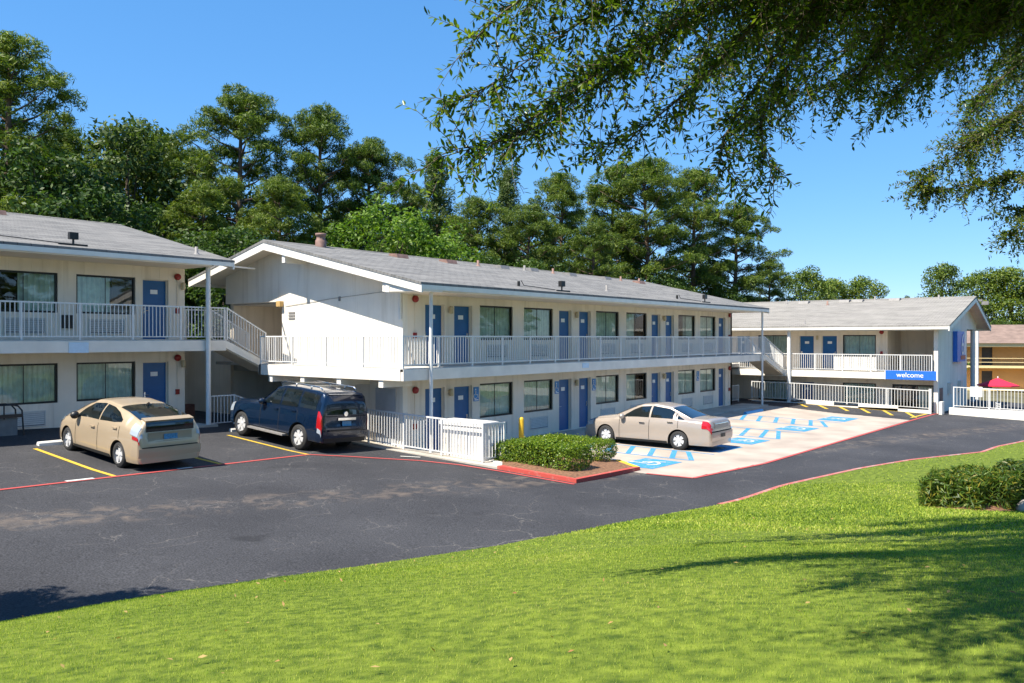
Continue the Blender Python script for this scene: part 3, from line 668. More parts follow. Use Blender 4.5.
sd = MB(); sd.box(9.201, 9.23, -.62, .1, -.2, 1.95); sd.build('side_door', mat('navy_door', (.012, .02, .06), .4, .1, 4), RIGHT)
for y in (1.4, 4.3):
    mb = MB(); mb.box(9.201, 9.38, y, y + .45, 1.55, 2.15); mb.build('meter_box', M_AC, RIGHT)
add_alarm(RIGHT, 6.2, 4.9); add_lamp(RIGHT, 2.72, 4.6)
fl = MB(); fl.box(-8, 6.3, .2, 9.3, DZ - DT, DZ - .002); fl.box(6.3, 8.99, .2, 3.2, DZ - DT, DZ - .002); fl.box(-8, 9.0, -1.25, 0, -.4, -.0); fl.build('floor_slab', M_SLAB, RIGHT)
sl = MB(); sl.box(-5, 8.99, -1.25, -.002, DZ - .1, DZ); sl.build('walkway_slab', M_SLAB, RIGHT)
df = MB(); df.box(-5, 9.1, -1.29, -1.17, DZ - DT, DZ - .03); df.build('walkway_fascia', M_TRIM, RIGHT)
so = MB(); so.box(-8, 8.99, -1.66, -.002, 4.985, 5.03); so.build('eave_soffit', M_SOFFIT, RIGHT)
railing('railing', [((-3.0, -1.21, DZ), (8.95, -1.21, DZ))], .93, RIGHT)
column(RIGHT, 1.55, -1.36, .5, 5.05, .11); column(RIGHT, 9.05, 9.9, -.3, 5.4, .13)
pn = MB(); pn.box(4.35, 6.25, -1.16, -1.13, DZ + .06, DZ + .80); pn.box(4.0, 4.35, -1.16, -1.13, DZ + .06, DZ + .9); pn.build('railing_panel', M_TRIM, RIGHT)
add_roof(RIGHT, -9, 9.85, *RR, .16, M_ROOF2, [('box', .2, 5.2), ('box', 2.7, 5.3), ('box', 3.5, 5.3), ('box', 5.6, 5.4), ('pipe', -.9, 5), ('pipe', 1.9, 4.4), ('pipe', 8.0, 5.4), ('pipe', 2.3, -1.0), ('pipe', 4.4, 5.6)])

# open stair between the middle and right walkways
STAIR2 = thing('outdoor_stair', 'white stair sloping down behind the slim column at the far end of the long wing', 'staircase', (26.15, -1.2, 1.8))
st = MB(); n = 6
for k in range(n):
    x = .1 + 2.75 * k / n; z = .95 - .95 * (k + 1) / n; st.box(x, x + 2.75 / n + .02, .06, 1.04, z, z + .05)
st.build('tread', M_SLAB, STAIR2)
for y in (.0, 1.1):
    q = MB(); q.bar((0, y, .83), (3.0, y, -.16), .05, .26); q.build('stringer', M_TRIM, STAIR2)
    railing('railing', [((.05, y, .95), (2.85, y, 0))], .95, STAIR2, post_step=1.5)
q = MB(); q.prism_y([(0, .7), (3, -.29), (3, -.34), (0, .65)], .05, 1.05); q.build('underside', M_SOFFIT, STAIR2)
bwall = thing('passage_wall', 'shaded beige passage wall between the long wing and the sunlit wing', 'wall', (26.2, 4.5, -.3))
q = MB(); q.box(-1.5, 1.6, 0, .15, 0, 2.4); q.box(2.6, 4.1, 0, .15, 0, 2.4); q.box(1.6, 2.6, 0, .15, 2.0, 2.4); q.build('wall', M_WALL, bwall)
q = MB(); q.box(-1.5, 4.1, -3, .0, 2.2, 2.4); q.build('ceiling_slab', M_SLAB, bwall)
q = MB(); q.box(1.6, 2.6, .05, .1, 0, 2.0); q.build('dark_infill', M_DARK, bwall)  # opening closed with a near-black sheet
tag(railing('metal_railing', [((26.2, 1.0, -.06), (27.9, 1.0, -.06))], .95), 'short white railing in the shade under the far stair', 'railing', 'ground level railings')

# pavements
pv = MB()
pv.box(-.25, 26.0, -1.5, -.001, -.5, .0)
structure(pv.build('pavement', M_CONC))
pv = MB()
P = [(-.64, -4.4, .15), (.55, -4.4, .15), (.0, .0, .24), (.0, 5.0, .62), (-.8, 5.0, .62), (-.75, 0, .3)]
pv.faces(P + [(x, y, z - 1) for x, y, z in P], [(0, 1, 2, 3, 4, 5)] + [(k, (k + 1) % 6, 6 + (k + 1) % 6, 6 + k) for k in range(6)])
pv.prism_z([(-.2, -4.5), (2.2, -3.2), (2.2, -1.4), (-.2, -1.4)], -.4, .04)
structure(pv.build('footpath', M_CONC))
pv = MB(); pv.box(-21, -2.6, 5.95, 6.25, .3, .80); pv.box(-2.7, -.9, 5.3, 6.2, .3, .66)
structure(pv.build('pavement_edge', M_CONC))

# railings on the ground
tag(railing('metal_railing', [((-.42, -3.6, .2), (-.5, 1.0, .36)), ((-.5, 1.0, .36), (-.55, 3.9, .56)), ((-.42, -3.6, .2), (.5, -3.62, .16))], 1.05), 'white picket railing around the white cabinet at the corner of the long wing', 'railing', 'ground level railings')
tag(railing('metal_railing', [((-2.75, 6.35, .7), (-1.75, 6.35, .7)), ((-1.75, 6.35, .7), (-.75, 6.35, .32))], 1.0), 'white railing beside the dark passage, between the hatchback and the blue car', 'railing', 'ground level railings')
tag(railing('metal_railing', [((-1.25, 5.7, .55), (-.3, 5.7, .55))], .9), 'little white railing just behind the bonnet of the dark blue car', 'railing', 'ground level railings')
FR = thing('metal_railing', 'long white picket railing on a low white wall before the sunlit wing', 'railing', (28.9, 0, 0), 0, 'ground level railings')
railing('pickets', [((0, .6, .08), (0, -1.9, .06)), ((0, -1.9, .06), (0, -4.8, .0)), ((0, -4.8, .0), (0, -8.9, -.10))], 1.0, FR, pitch=.15, post_step=2.0)
q = MB(); q.box(-.05, .07, -4.1, -2.4, -.5, .12); q.box(-.05, .07, -7.4, -5.4, -.5, .06); q.box(-.05, .07, -8.9, -4.1, -.5, -.1); q.box(-.05, .07, -2.4, .6, -.5, -.02); q.build('low_wall', M_TRIM, FR)
q = MB(); q.box(-.06, .06, -9.0, -8.88, -.4, 1.0); q.box(-.06, .5, -9.5, -9.35, -.4, .35); q.build('end_post', M_TRIM, FR)

PF = thing('pool_fence', 'tall white picket fence on a low white wall right of the sunlit wing', 'fence', (29.6, -9.7, -.3))
railing('pickets', [((0, -.2, .35), (-.4, -13, .1))], 1.05, PF, pitch=.15, post_step=1.6)
q = MB(); q.prism_z([(-.08, .0), (.1, .0), (-.3, -13), (-.48, -13)], -.4, .34); q.build('low_wall', M_TRIM, PF)
q = MB(); q.box(-.04, .0, -1.5, -.95, .95, 1.45); q.build('notice_board', M_PLATE, PF)
# ---------------------------------------------------------------- signs and small things
def text(body, size, loc, rot, m, parent, ext=.006, name='lettering'):
    c = bpy.data.curves.new(name, 'FONT'); c.body = body; c.size = size; c.extrude = ext; c.align_x = 'CENTER'; c.align_y = 'CENTER'
    c.materials.append(m); o = bpy.data.objects.new(name, c); COL.objects.link(o); 
    bpy.context.view_layer.update()                       # the lettering becomes a plain mesh
    me = bpy.data.meshes.new_from_object(o.evaluated_get(bpy.context.evaluated_depsgraph_get())); bpy.data.objects.remove(o)
    o = bpy.data.objects.new(name, me); COL.objects.link(o); o.location = loc; o.rotation_euler = rot; o.parent = parent; return o

WS = thing('welcome_sign', 'long blue board with white welcome lettering on the walkway edge above the lobby door', 'sign', (29.05, -6.75, 1.44))
q = MB(); q.box(-.06, 0, -2.45, 0, 0, .47); q.build('board', M_SIGNB, WS)
q = MB(); q.box(-.068, -.0, -2.49, -2.455, -.01, .48); q.box(-.068, 0, .003, .04, -.01, .48); q.build('frame', M_TRIM, WS)
text('welcome', .36, (-.07, -1.2, .235), (R_(90), 0, R_(-90)), M_PLATE, WS)

LS = thing('logo_sign', 'square blue sign with a big white numeral on the shaded gable wall', 'sign', (33.2, -9.22, 2.3))
q = MB(); q.box(0, 2.4, -.22, 0, 0, 1.7); q.build('board', M_SIGNB, LS)
q = MB(); q.box(.95, 2.25, -.235, -.222, .12, .34); q.build('red_bar', M_RED, LS)
text('6', 1.75, (1.45, -.24, .9), (R_(90), 0, 0), M_PLATE, LS)
q = MB(); q.box(2.0, 2.4, -.23, -.221, .36, 1.7); q.build('white_panel', M_PLATE, LS)

for (x, z, what) in ((3.43, 1.72, 'first window of the long wing'), (8.18, 1.72, 'second window of the long wing'), (10.82, 1.72, 'third window of the long wing'),
                     (20.45, 1.72, 'last two windows of the long wing')):
    S = thing('accessible_parking_sign', 'small blue parking plate on the wall by the ' + what, 'sign', (x, -.003, z), 0, 'blue parking plates')
    q = MB(); q.box(-.13, .13, -.02, 0, -.24, .24); q.build('plate', M_ACCB, S)
    q = MB(); q.tube([(-.04, -.024, .12), (-.04, -.024, -.02), (.06, -.024, -.02), (.08, -.024, -.12)], .014, 4)
    q.tube([(-.06 + .085 * math.cos(R_(a)), -.024, -.07 + .085 * math.sin(R_(a))) for a in range(120, 340, 20)], .012, 4); q.box(-.06, -.02, -.027, -.021, .14, .18); q.box(-.1, .1, -.024, -.021, -.21, -.18)
    q.build('symbol', M_PLATE, S)
def stop(x, y, m, label, L=1.75, rz=0):
    q = MB(); z0 = g(x, y)
    n = 10; P = []
    q.prism_x([(-.085, 0), (.085, 0), (.075, .09), (.04, .13), (-.04, .13), (-.075, .09)], -L / 2, L / 2)
    o = q.build('wheel_stop', m); o.location = (x, y, z0 - .005); o.rotation_euler = (0, 0, rz); tag(o, label, 'wheel stop', 'parking wheel stops')
M_STW = worn_paint('stop_white', (.72, .70, .66), (.45, .38, .28), .6, 5); M_STB = worn_paint('stop_blue', (.05, .28, .58), (.3, .36, .4), .66, 5)
stop(-7.72, 4.72, M_STW, 'white concrete wheel stop in front of the beige hatchback')
stop(-10.75, 4.72, M_STW, 'white concrete wheel stop cut by the frame near the black cart')
stop(-1.95, 4.9, M_STW, 'white concrete wheel stop under the nose of the dark blue car')
stop(8.0, -1.95, M_STB, 'blue wheel stop under the nose of the tan sedan', 2.0)
stop(21.5, -2.5, M_STB, 'bright blue wheel stop at the empty accessible stall', 2.1)

CB = thing('utility_cabinet', 'white metal cabinet with grooved lid behind the corner railing', 'cabinet', (-.2, -3.45, .12))
q = MB(); q.box(0, .66, 0, 1.66, .06, 1.0); q.build('body', M_RAIL, CB)
q = MB(); q.prism_y([(-.03, 1.0), (.69, 1.0), (.69, 1.08), (.62, 1.13), (.04, 1.13), (-.03, 1.08)], -.03, 1.69); q.build('lid', M_RAIL, CB)
q = MB(); q.box(.02, .64, .03, 1.63, 0, .06); q.build('plinth', M_BLACK, CB)
q = MB()
for k in range(3): q.box(-.008, -.001, .08 + .53 * k, .54 + .53 * k, .15, .92)
for k in range(3): q.box(-.02, -.009, .40 + .53 * k, .46 + .53 * k, .45, .62)
q.build('door_panel', M_TRIM, CB)
q = MB(); q.box(.28, .44, -.012, -.001, .75, .9); q.build('latch', M_AC, CB)

BO = MB(); BO.lathe([(.085, 0), (.085, 1.1), (.075, 1.14), (.045, 1.175), (0, 1.185)], (0, 0, 0), 'z', 16)
BO = BO.build('bollard', M_YEL, smooth=True); BO.location = (2.86, -2.4, -.06); tag(BO, 'yellow steel bollard standing behind the trimmed hedge', 'bollard')

CT = thing('luggage_cart', 'black tube framed cart with two grey bins at the left frame edge', 'cart', (-9.1, 6.5, .82))
q = MB(); q.tube([(-1.0, 0, 0), (-.95, 0, .8), (-.85, 0, .93), (-.7, 0, .97), (.55, 0, .97), (.7, 0, .93), (.8, 0, .8), (.85, 0, .0)], .022, 8)
q.tube([(-1.0, .45, 0), (-.95, .45, .8), (-.85, .45, .93), (-.7, .45, .97), (.55, .45, .97), (.7, .45, .93), (.8, .45, .8), (.85, .45, .0)], .022, 8)
for x in (-1, -.2, .84): q.bar((x, 0, .03), (x, .45, .03), .03, .03)
q.bar((-.98, 0, .66), (.82, 0, .66), .03, .1); q.build('frame', M_BLACK, CT)
for x in (-.82, .04):
    q = MB(); q.box(x, x + .66, .04, .4, .06, .56); q.box(x - .01, x + .67, .03, .41, .56, .59); q.build('bin', mat('grey_plastic', (.12, .135, .14), .6, .15, 6), CT)
for x in (-.45, .35):
    q = MB(); q.bar((x, 0, .58), (x, 0, .96), .05, .02); q.build('upright', M_BLACK, CT)

# parking-lot planter island
IS = [(-.66, -4.3), (-.6, -6.82), (2.5, -6.88), (3.35, -5.7), (3.3, -2.6), (.2, -2.9), (-.2, -3.9)]
q = MB(); n = len(IS); P = [(x, y, g(x, y) + .10) for x, y in IS]; cxy = (1.3, -4.8)
def inset(p, d): v = Vector(p) - Vector(cxy); return Vector(cxy) + v * (1 - d / v.length)
for k in range(n):
    a, b = IS[k], IS[(k + 1) % n]
    ai, bi = inset(a, .17), inset(b, .17); m = 0 if k in (1,) or k == 0 and False else (0 if k in (1, 0) else (1 if k == 2 else 2))
    A, B = (a[0], a[1], g(*a)), (b[0], b[1], g(*b)); h = .10
    q.faces([(A[0], A[1], A[2] - .2), (B[0], B[1], B[2] - .2), (B[0], B[1], B[2] + h), (A[0], A[1], A[2] + h), (bi[0], bi[1], B[2] + h), (ai[0], ai[1], A[2] + h), (bi[0], bi[1], B[2] - .1), (ai[0], ai[1], A[2] - .1)],
            [(0, 1, 2, 3), (3, 2, 4, 5), (5, 4, 6, 7)], m)
M_KYEL = worn_paint('kerb_yellow', (.66, .40, .03), (.4, .32, .2), .62, 5); M_KWHT = worn_paint('kerb_white', (.62, .58, .52), (.42, .36, .3), .58, 5)
M_KRD2 = worn_paint('kerb_red_bright', (.44, .06, .045), (.40, .22, .18), .54, 5)
structure(q.build('island_kerb', [M_KRD2, M_KYEL, M_KWHT]))
q = MB(); pts = [inset(p, .16) for p in IS]
rings = [[(cxy[0] + (p.x - cxy[0]) * t, cxy[1] + (p.y - cxy[1]) * t, g(p.x, p.y) + .09 + .10 * (1 - t ** 2)) for p in pts] for t in (1, .75, .5, .2)]
for ra, rb in zip(rings, rings[1:]):
    for k in range(n): q.poly([ra[k], ra[(k + 1) % n], rb[(k + 1) % n], rb[k]])
q.poly(rings[-1]); structure(q.build('mulch_bed', M_MULCH, smooth=True))

# pool umbrella, lamp post, far tan motel
U = thing('patio_umbrella', 'open red patio umbrella rising behind the white pool fence', 'umbrella', (36.4, -10.95, -1.2)); U.scale = (.72, .72, .97)
q = MB(); q.lathe([(.02, 2.62), (.7, 2.41), (1.5, 2.20), (1.5, 2.14), (1.47, 2.18), (.7, 2.37), (.02, 2.56)], (0, 0, 0), 'z', 8); q.build('canopy', mat('red_canvas', (.60, .012, .05), .8, .1, 3), U)
q = MB(); q.tube([(0, 0, 0), (0, 0, 2.6)], .025, 8); q.lathe([(.04, 2.6), (.05, 2.68), (0, 2.72)], (0, 0, 0), 'z', 8); q.build('pole', M_PLATE, U)
q = MB(); q.lathe([(.3, 0), (.28, .08), (.06, .12), (.0, .12)], (0, 0, 0), 'z', 14); q.build('base', M_VENTG, U)
for k, (x, y) in enumerate(((33.5, -11.6), (34.2, -14.2), (36.2, -13.2))):
    ch = thing('pool_chair', 'white slatted pool chair, ' + ('nearest the gable wall' , 'farthest from the gable wall', 'just right of the red umbrella')[k], 'chair', (x, y, -.95), R_(30 + 50 * k), 'pool chairs')
    q = MB(); q.box(-.27, .27, -.25, .25, .38, .42); q.build('seat', M_RAIL, ch)
    q = MB()
    for j in range(5): q.box(-.25, .25, .25, .28, .5 + .12 * j, .57 + .12 * j)
    q.box(-.27, -.24, .25, .28, .4, 1.1); q.box(.24, .27, .25, .28, .4, 1.1); q.build('backrest', M_RAIL, ch)
    for sx in (-.25, .25):
        for sy in (-.23, .25): q = MB(); q.box(sx - .015, sx + .015, sy - .015, sy + .015, 0, .38); q.build('leg', M_RAIL, ch)
q = MB(); q.box(29.5, 48, -26, -9.8, -1.4, -.98); structure(q.build('pool_deck', M_CONC))
P_ = thing('lamp_post', 'slim white lamp post beyond the gable end of the sunlit wing', 'lamp post', (50.5, -7.7, -1.3))
q = MB(); q.tube([(0, 0, 0), (0, 0, 7.6)], [.12, .09], 10); q.build('pole', M_PLATE, P_)
q = MB(); q.box(-.15, .15, -.35, .35, 7.6, 7.75); q.box(-.12, .12, -.75, -.3, 7.35, 7.6); q.build('lamp_head', M_VENTG, P_)

TAN = thing('tan_motel', 'distant tan motel with brown roof beyond the pool fence', 'motel building', (90, -4, -2.2), R_(-68), )
M_TAN = mat('tan_stucco', (.52, .30, .12), .8, .1, .6); M_CREAM = mat('cream_trim', (.75, .58, .30), .7, .06, 1)
TO = [(a, b, z, z + 2.05) for z in (.02, 2.72) for a, b in ((-8, -7.1), (-2.0, -.9), (4, 4.9), (10, 10.9))]
q = MB(); wall_openings(q, -14, 30, 0, 5.2, .25, TO); q.box(-14, -13.7, .25, 9, 0, 5.2); q.box(-14, 30, 9, 9.2, 0, 5.2); q.build('wall', M_TAN, TAN)
for a, b, c, d in TO: q = MB(); q.box(a, b, .12, .17, c, d); q.build('door', mat('dark_infill', (.035, .03, .028), .5, .2, 3), TAN)
q = MB(); q.box(-14.3, 30, -1.5, -.01, 2.45, 2.7); q.box(-14.3, 30, -1.9, -1.6, 4.85, 5.3); q.box(-14.3, 30, -1.5, 0, -.1, .05); q.build('walkway_slab', M_CREAM, TAN)
q = MB(); q.prism_x([(-2.1, 5.25), (4.5, 7.4), (11, 5.25)], -15, 31); q.build('roof', mat('brown_roof', (.20, .14, .115), .9, .2, 1.5), TAN)
q = MB()
for z in (3.55, 3.1): q.bar((-14, -1.45, z), (30, -1.45, z), .05, .06)
q.build('railing', M_CREAM, TAN)
for x in (-12.8, -5, 3, 11, 19): q = MB(); q.box(x - .35, x + .35, -1.5, -1.1, 0, 5.2) if x < -12 else q.tube([(x, -1.45, 0), (x, -1.45, 5.2)], .09, 8); q.build('column', M_CREAM, TAN)

# ---------------------------------------------------------------- cars
def interp(T, x):
    return float(np.interp(x, [p[0] for p in T], [p[1] for p in T]))
def paint(name, col, metal=.35, rough=.32):
    return mat(name, col, rough, .04, 1.2, metal=metal, coat=.8)
M_CARGLASS = mat('car_glass', (.006, .010, .012), .04, .1, 3, spec=.9, coat=.5)
M_TAILR = mat('tail_red', (.42, .008, .012), .2, .1, 7, coat=1); M_TAILW = mat('lamp_clear', (.36, .40, .45), .15, .05, 7, coat=1)
M_PLATEB = mat('licence_blue', (.05, .20, .33), .4, .35, 30)
M_SEAM = mat('seam', (.01, .01, .01), .8, .1, 5); M_UNDER = mat('underbody', (.012, .012, .012), .9, .2, 4)

class Car:
    def __init__(s, S): s.S = S
    def sec(s, x):
        S = s.S; zb = S['zb']; wr = S['wheel_r']
        for xa in (0, S['wb']):
            d = abs(x - xa); ra = wr * 1.16
            if d < ra: zb = max(zb, wr * .98 + math.sqrt(ra * ra - d * d) * 1.0) if d < ra * .999 else zb
        zt, zs = interp(S['zt'], x), interp(S['zs'], x); zs = min(zs, zt - .01)
        ws, wm, wrf = interp(S['ws'], x), interp(S['wm'], x), interp(S['wr'], x)
        cr = min(S.get('crown', .07), .45 * (zt - zs)); zr = zt - cr
        zb = min(zb, zs - .05)
        return zb, zs, zr, zt, ws, wm, wrf
    def P(s, x, t):
        """point on the left half surface: t 0..1 side, 1..2 window band, 2..3 roof or bonnet"""
        zb, zs, zr, zt, ws, wm, wr = s.sec(x)
        if t <= 1:
            z = zb + (zs - zb) * t; zz = s.S['zb'] + 0.0
            u = (z - zz) / max(.05, zs - zz)                       # height fraction on the full side
            y = np.interp(u, [0, .12, .35, .62, .85, 1], [wm * .955, wm * .985, wm, wm * .995, (wm + ws) / 2 + .006, ws])
            return Vector((x, y, z))
        if t <= 2:
            u = t - 1; k = u + .10 * math.sin(math.pi * u) * (1 if zr - zs > .25 else .3)
            return Vector((x, ws - .012 * u + (wr - ws) * (u ** 1.25 if zr - zs > .25 else u), zs + (zr - zs) * k))
        u = t - 2; a = u * math.pi / 2
        return Vector((x, wr * math.cos(a) ** .9 if u < 1 else 0.0, zr + (zt - zr) * math.sin(a) ** .8))
    def N(s, x, t):
        e = .01; dx = s.P(x + e, t) - s.P(x - e, t); dt = s.P(x, min(3, t + e)) - s.P(x, max(0, t - e))
        n = dx.cross(dt);
        if n.length < 1e-9: return Vector((0, 1, 0))
        n.normalize(); return n if n.dot(Vector((0, 1, .35))) > 0 else -n
    def patch(s, mb, xs, lo, hi, off=.006, nt=5, side=1, m=0):
        """strip of the body surface between curves t=lo(x) and t=hi(x)"""
        rows = []
        for x in xs:
            a, b = lo(x), hi(x); r = []
            for k in range(nt + 1):
                t = a + (b - a) * k / nt; p = s.P(x, t) + s.N(x, t) * off; r.append((p.x, p.y * side, p.z))
            rows.append(r)
        for A, B in zip(rows, rows[1:]):
            for k in range(nt): mb.poly([A[k], B[k], B[k + 1], A[k + 1]], m)

def car(name, label, S, loc, rz, mpaint, group='parked cars'):
    K = Car(S); root = thing(name, label, 'car', loc, rz, group)
    x0, x1 = S['x0'], S['x1']; wr, wb = S['wheel_r'], S['wb']; ra = wr * 1.16
    xs = set(np.linspace(x0, x1, 70))
    for xa in (0, wb):
        for a in range(0, 181, 9): xs.add(xa + ra * .9985 * math.cos(R_(a)))
        xs.add(xa - ra * 1.003); xs.add(xa + ra * 1.003)
    for p in S['zt']: xs.add(p[0])
    xs = sorted(x for x in xs if x0 <= x <= x1); xs = [x for k, x in enumerate(xs) if k == 0 or x - xs[k - 1] > .003]
    ts = [0, .12, .25, .4, .55, .7, .82, .92, 1, 1.12, 1.3, 1.5, 1.7, 1.88, 2, 2.15, 2.35, 2.6, 2.8, 3]
    b = MB(); rows = []
    for x in xs:
        half = [K.P(x, t) for t in ts]
        rows.append([(p.x, p.y, p.z) for p in half] + [(p.x, -p.y, p.z) for p in half[-2::-1]])
    n = len(rows[0]); base = len(b.v)
    for r in rows: b.v += r
    for i in range(len(rows) - 1):
        for k in range(n - 1):
            b.f.append((base + i * n + k, base + (i + 1) * n + k, base + (i + 1) * n + k + 1, base + i * n + k + 1)); b.m.append(0)
    b.f.append(tuple(base + k for k in range(n))); b.m.append(0); b.f.append(tuple(base + (len(rows) - 1) * n + k for k in range(n))[::-1]); b.m.append(0)
    body = b.build('body', mpaint, root, smooth=True)
    # inner wheel housings and underside
    u = MB(); hw = S['hw']
    for i in range(len(xs) - 1):
        za, zb = K.sec(xs[i])[0], K.sec(xs[i + 1])[0]
        for sd in (1, -1):
            ya, yb = K.P(xs[i], 0).y * sd, K.P(xs[i + 1], 0).y * sd
            u.poly([(xs[i], ya * .995, za + .004), (xs[i + 1], yb * .995, zb + .004), (xs[i + 1], sd * min(abs(yb) * .9, hw - .3), zb + .004), (xs[i], sd * min(abs(ya) * .9, hw - .3), za + .004)])
    u.box(x0 + .12, x1 - .12, -hw + .3, hw - .3, S['zb'] - .02, S['zb'] + .35)
    u.build('underbody', M_UNDER, root)
    # glass
    for nm, a, c, lo, hi in S['side_glass']:
        for sd in (1, -1):
            q = MB(); K.patch(q, np.linspace(a, c, 14), lambda x: 1 + interp(lo, x), lambda x: 1 + interp(hi, x), .005, 5, sd); q.build('side_window', M_CARGLASS, root, smooth=True)
    for nm, a, c, t0 in S['screens']:
        q = MB()
        for sd in (1, -1): K.patch(q, np.linspace(a, c, 12), lambda x: t0, lambda x: 3, .006, 8, sd)
        q.build(nm, M_CARGLASS, root, smooth=True)
    # seams
    for sd in (1, -1):
        for x in S['seams']: q = MB(); K.patch(q, [x - .008, x + .008], lambda x: .12, lambda x: .98, .003, 8, sd); q.build('door_seam', M_SEAM, root)
        q = MB(); K.patch(q, np.linspace(ra * 1.1, wb - ra * 1.1, 10), lambda x: .0, lambda x: .10, .008, 2, sd); q.build('sill', S.get('sill', M_SEAM), root, smooth=True)
    # lamps on the body skin
    for nm, a, c, t0, t1, m in S['lamps']:
        for sd in (1, -1):
            q = MB(); K.patch(q, np.linspace(a, c, 8), lambda x: t0, lambda x: t1, .012, 6, sd); q.build(nm, m, root, smooth=True)
    # handles and mirrors
    for x in S['handles']:
        for sd in (1, -1):
            p = K.P(x, S.get('handle_t', .86)); q = MB(); q.box(x - .1, x + .1, min(p.y * sd, (p.y + .035) * sd), max(p.y * sd, (p.y + .035) * sd), p.z - .018, p.z + .018); q.build('door_handle', S.get('handle_mat', mpaint), root)
    for sd in (1, -1):
        p = K.P(S['mirror'], 1.12); q = MB(); c = Vector((p.x, (p.y + .13) * sd, p.z + .04))
        rg = [(-.09, .02), (-.085, .075), (-.02, .10), (.05, .085), (.09, .03)]
        q.lathe([(0, -.10)] + [(r_, h) for h, r_ in rg] + [(0, .10)], c, 'y', 12); q.bar((p.x + .02, p.y * sd, p.z), (c.x, c.y, c.z), .05, .04)
        q.build('mirror', S.get('mirror_mat', mpaint), root, smooth=True)
    # wheels
    w = S['tyre_w']
    for xa in (0, wb):
        for sd in (1, -1):
            yc = sd * (hw - w / 2 - .035)
            t = MB(); t.lathe([(wr * .62, -w / 2), (wr * .9, -w / 2), (wr * .985, -w * .38), (wr, -w * .2), (wr, w * .2), (wr * .985, w * .38), (wr * .9, w / 2), (wr * .62, w / 2)], (xa, yc, wr), 'y', 32)
            wh = t.build('wheel', M_RUBBER, root, smooth=True)
            yo = yc + sd * w / 2
            r = MB(); f_ = lambda h: -sd * h
            r.lathe([(wr * .70, f_(-.004)), (wr * .70, f_(.03)), (wr * .62, f_(.035)), (wr * .60, f_(.075))], (xa, yo, wr), 'y', 32)
            ns = S['spokes']
            for k in range(ns):
                a = 2 * math.pi * k / ns + .3; aw = S['spoke_w']
                P = []
                for rr, da in ((wr * .12, aw * 2.2), (wr * .63, aw)):
                    for sg in (-1, 1): P.append((xa + rr * math.cos(a + sg * da), yo - sd * .022, wr + rr * math.sin(a + sg * da)))
                r.faces(P + [(p[0], yo - sd * .06, p[2]) for p in P], [(0, 1, 3, 2), (0, 2, 6, 4), (1, 5, 7, 3)])
            r.lathe([(0, f_(.012)), (wr * .16, f_(.014)), (wr * .2, f_(.03)), (wr * .2, f_(.06))], (xa, yo, wr), 'y', 16)
            r.build('rim', M_RIM, wh, smooth=False)
            d = MB(); d.lathe([(0, f_(.055)), (wr * .66, f_(.055))], (xa, yo, wr), 'y', 20); d.build('dark_rim_disc', M_UNDER, wh)  # black disc behind the spokes, so the gaps between them look dark
    return root, K

def rear_panel(K, root, nm, y0, y1, z0, z1, m, off=.012, ny=10, nz=5, xr=None, curve=.012):
    """panel standing on the tail of a car; xr gives the tail's x at each height"""
    q = MB(); P = [[(interp(xr, z) - off + curve * (y / .8) ** 2, y, z) for y in np.linspace(y0, y1, ny + 1)] for z in np.linspace(z0, z1, nz + 1)]
    for A, B in zip(P, P[1:]):
        for k in range(ny): q.poly([A[k], A[k + 1], B[k + 1], B[k]])
    return q.build(nm, m, root, smooth=True)

# beige hatchback
PR = dict(x0=-.84, x1=3.62, wb=2.70, hw=.872, zb=.20, wheel_r=.312, tyre_w=.20, crown=.06,
    zt=[(-.84, .60), (-.835, .72), (-.80, .80), (-.785, 1.10), (-.74, 1.19), (-.62, 1.225), (0, 1.36), (.6, 1.45), (1.15, 1.49), (1.6, 1.465), (2.0, 1.34), (2.75, 1.02), (3.2, .91), (3.45, .80), (3.56, .70), (3.62, .56)],
    zs=[(-.84, .56), (-.82, .74), (-.79, .92), (-.5, 1.0), (0, 1.0), (1, .965), (2.0, .93), (2.6, .90), (3.2, .82), (3.5, .70), (3.62, .50)],
    ws=[(-.84, .66), (-.80, .74), (-.6, .80), (0, .83), (1, .835), (2.4, .82), (3.0, .76), (3.4, .66), (3.62, .42)],
    wm=[(-.84, .70), (-.80, .79), (-.6, .85), (0, .872), (2.7, .872), (3.1, .84), (3.4, .74), (3.62, .50)],
    wr=[(-.84, .58), (-.79, .66), (-.6, .64), (0, .60), (.6, .59), (1.3, .58), (1.8, .60), (2.75, .68), (3.2, .62), (3.62, .36)],
    side_glass=[('front', 1.06, 2.28, [(1.06, .10), (2.28, .14)], [(1.06, .92), (1.65, .86), (1.95, .66), (2.28, .2)]),
                ('rear', -.02, 1.0, [(-.02, .24), (.3, .14), (1.0, .10)], [(-.02, .40), (.3, .74), (.65, .90), (1.0, .92)])],
    screens=[('windscreen', 1.72, 2.66, 2.12), ('rear_window', -.58, .42, 2.12)], seams=(-.02, 1.03, 2.2), handles=(.18, 1.28), handle_t=.84,
    lamps=[('tail_light', -.80, -.52, .86, 1.62, M_TAILW), ('tail_light', -.81, -.62, .74, .84, M_TAILR), ('headlight', 3.05, 3.48, .88, 1.9, M_TAILW)], mirror=2.12, mirror_mat=M_BLACK, spokes=5, spoke_w=.36)
M_BEIGE = paint('beige_paint', (.50, .39, .265), .3, .34)
r, K = car('hatchback', 'beige five door hatchback parked nose in before the shaded wing', PR, (-7.42, 1.1, .55), R_(90), M_BEIGE)
r.rotation_euler = (R_(0), R_(-3.6), R_(90))
XR = [(.2, -.80), (.45, -.84), (.62, -.845), (.78, -.81), (.86, -.80), (1.09, -.79), (1.19, -.745), (1.23, -.6)]
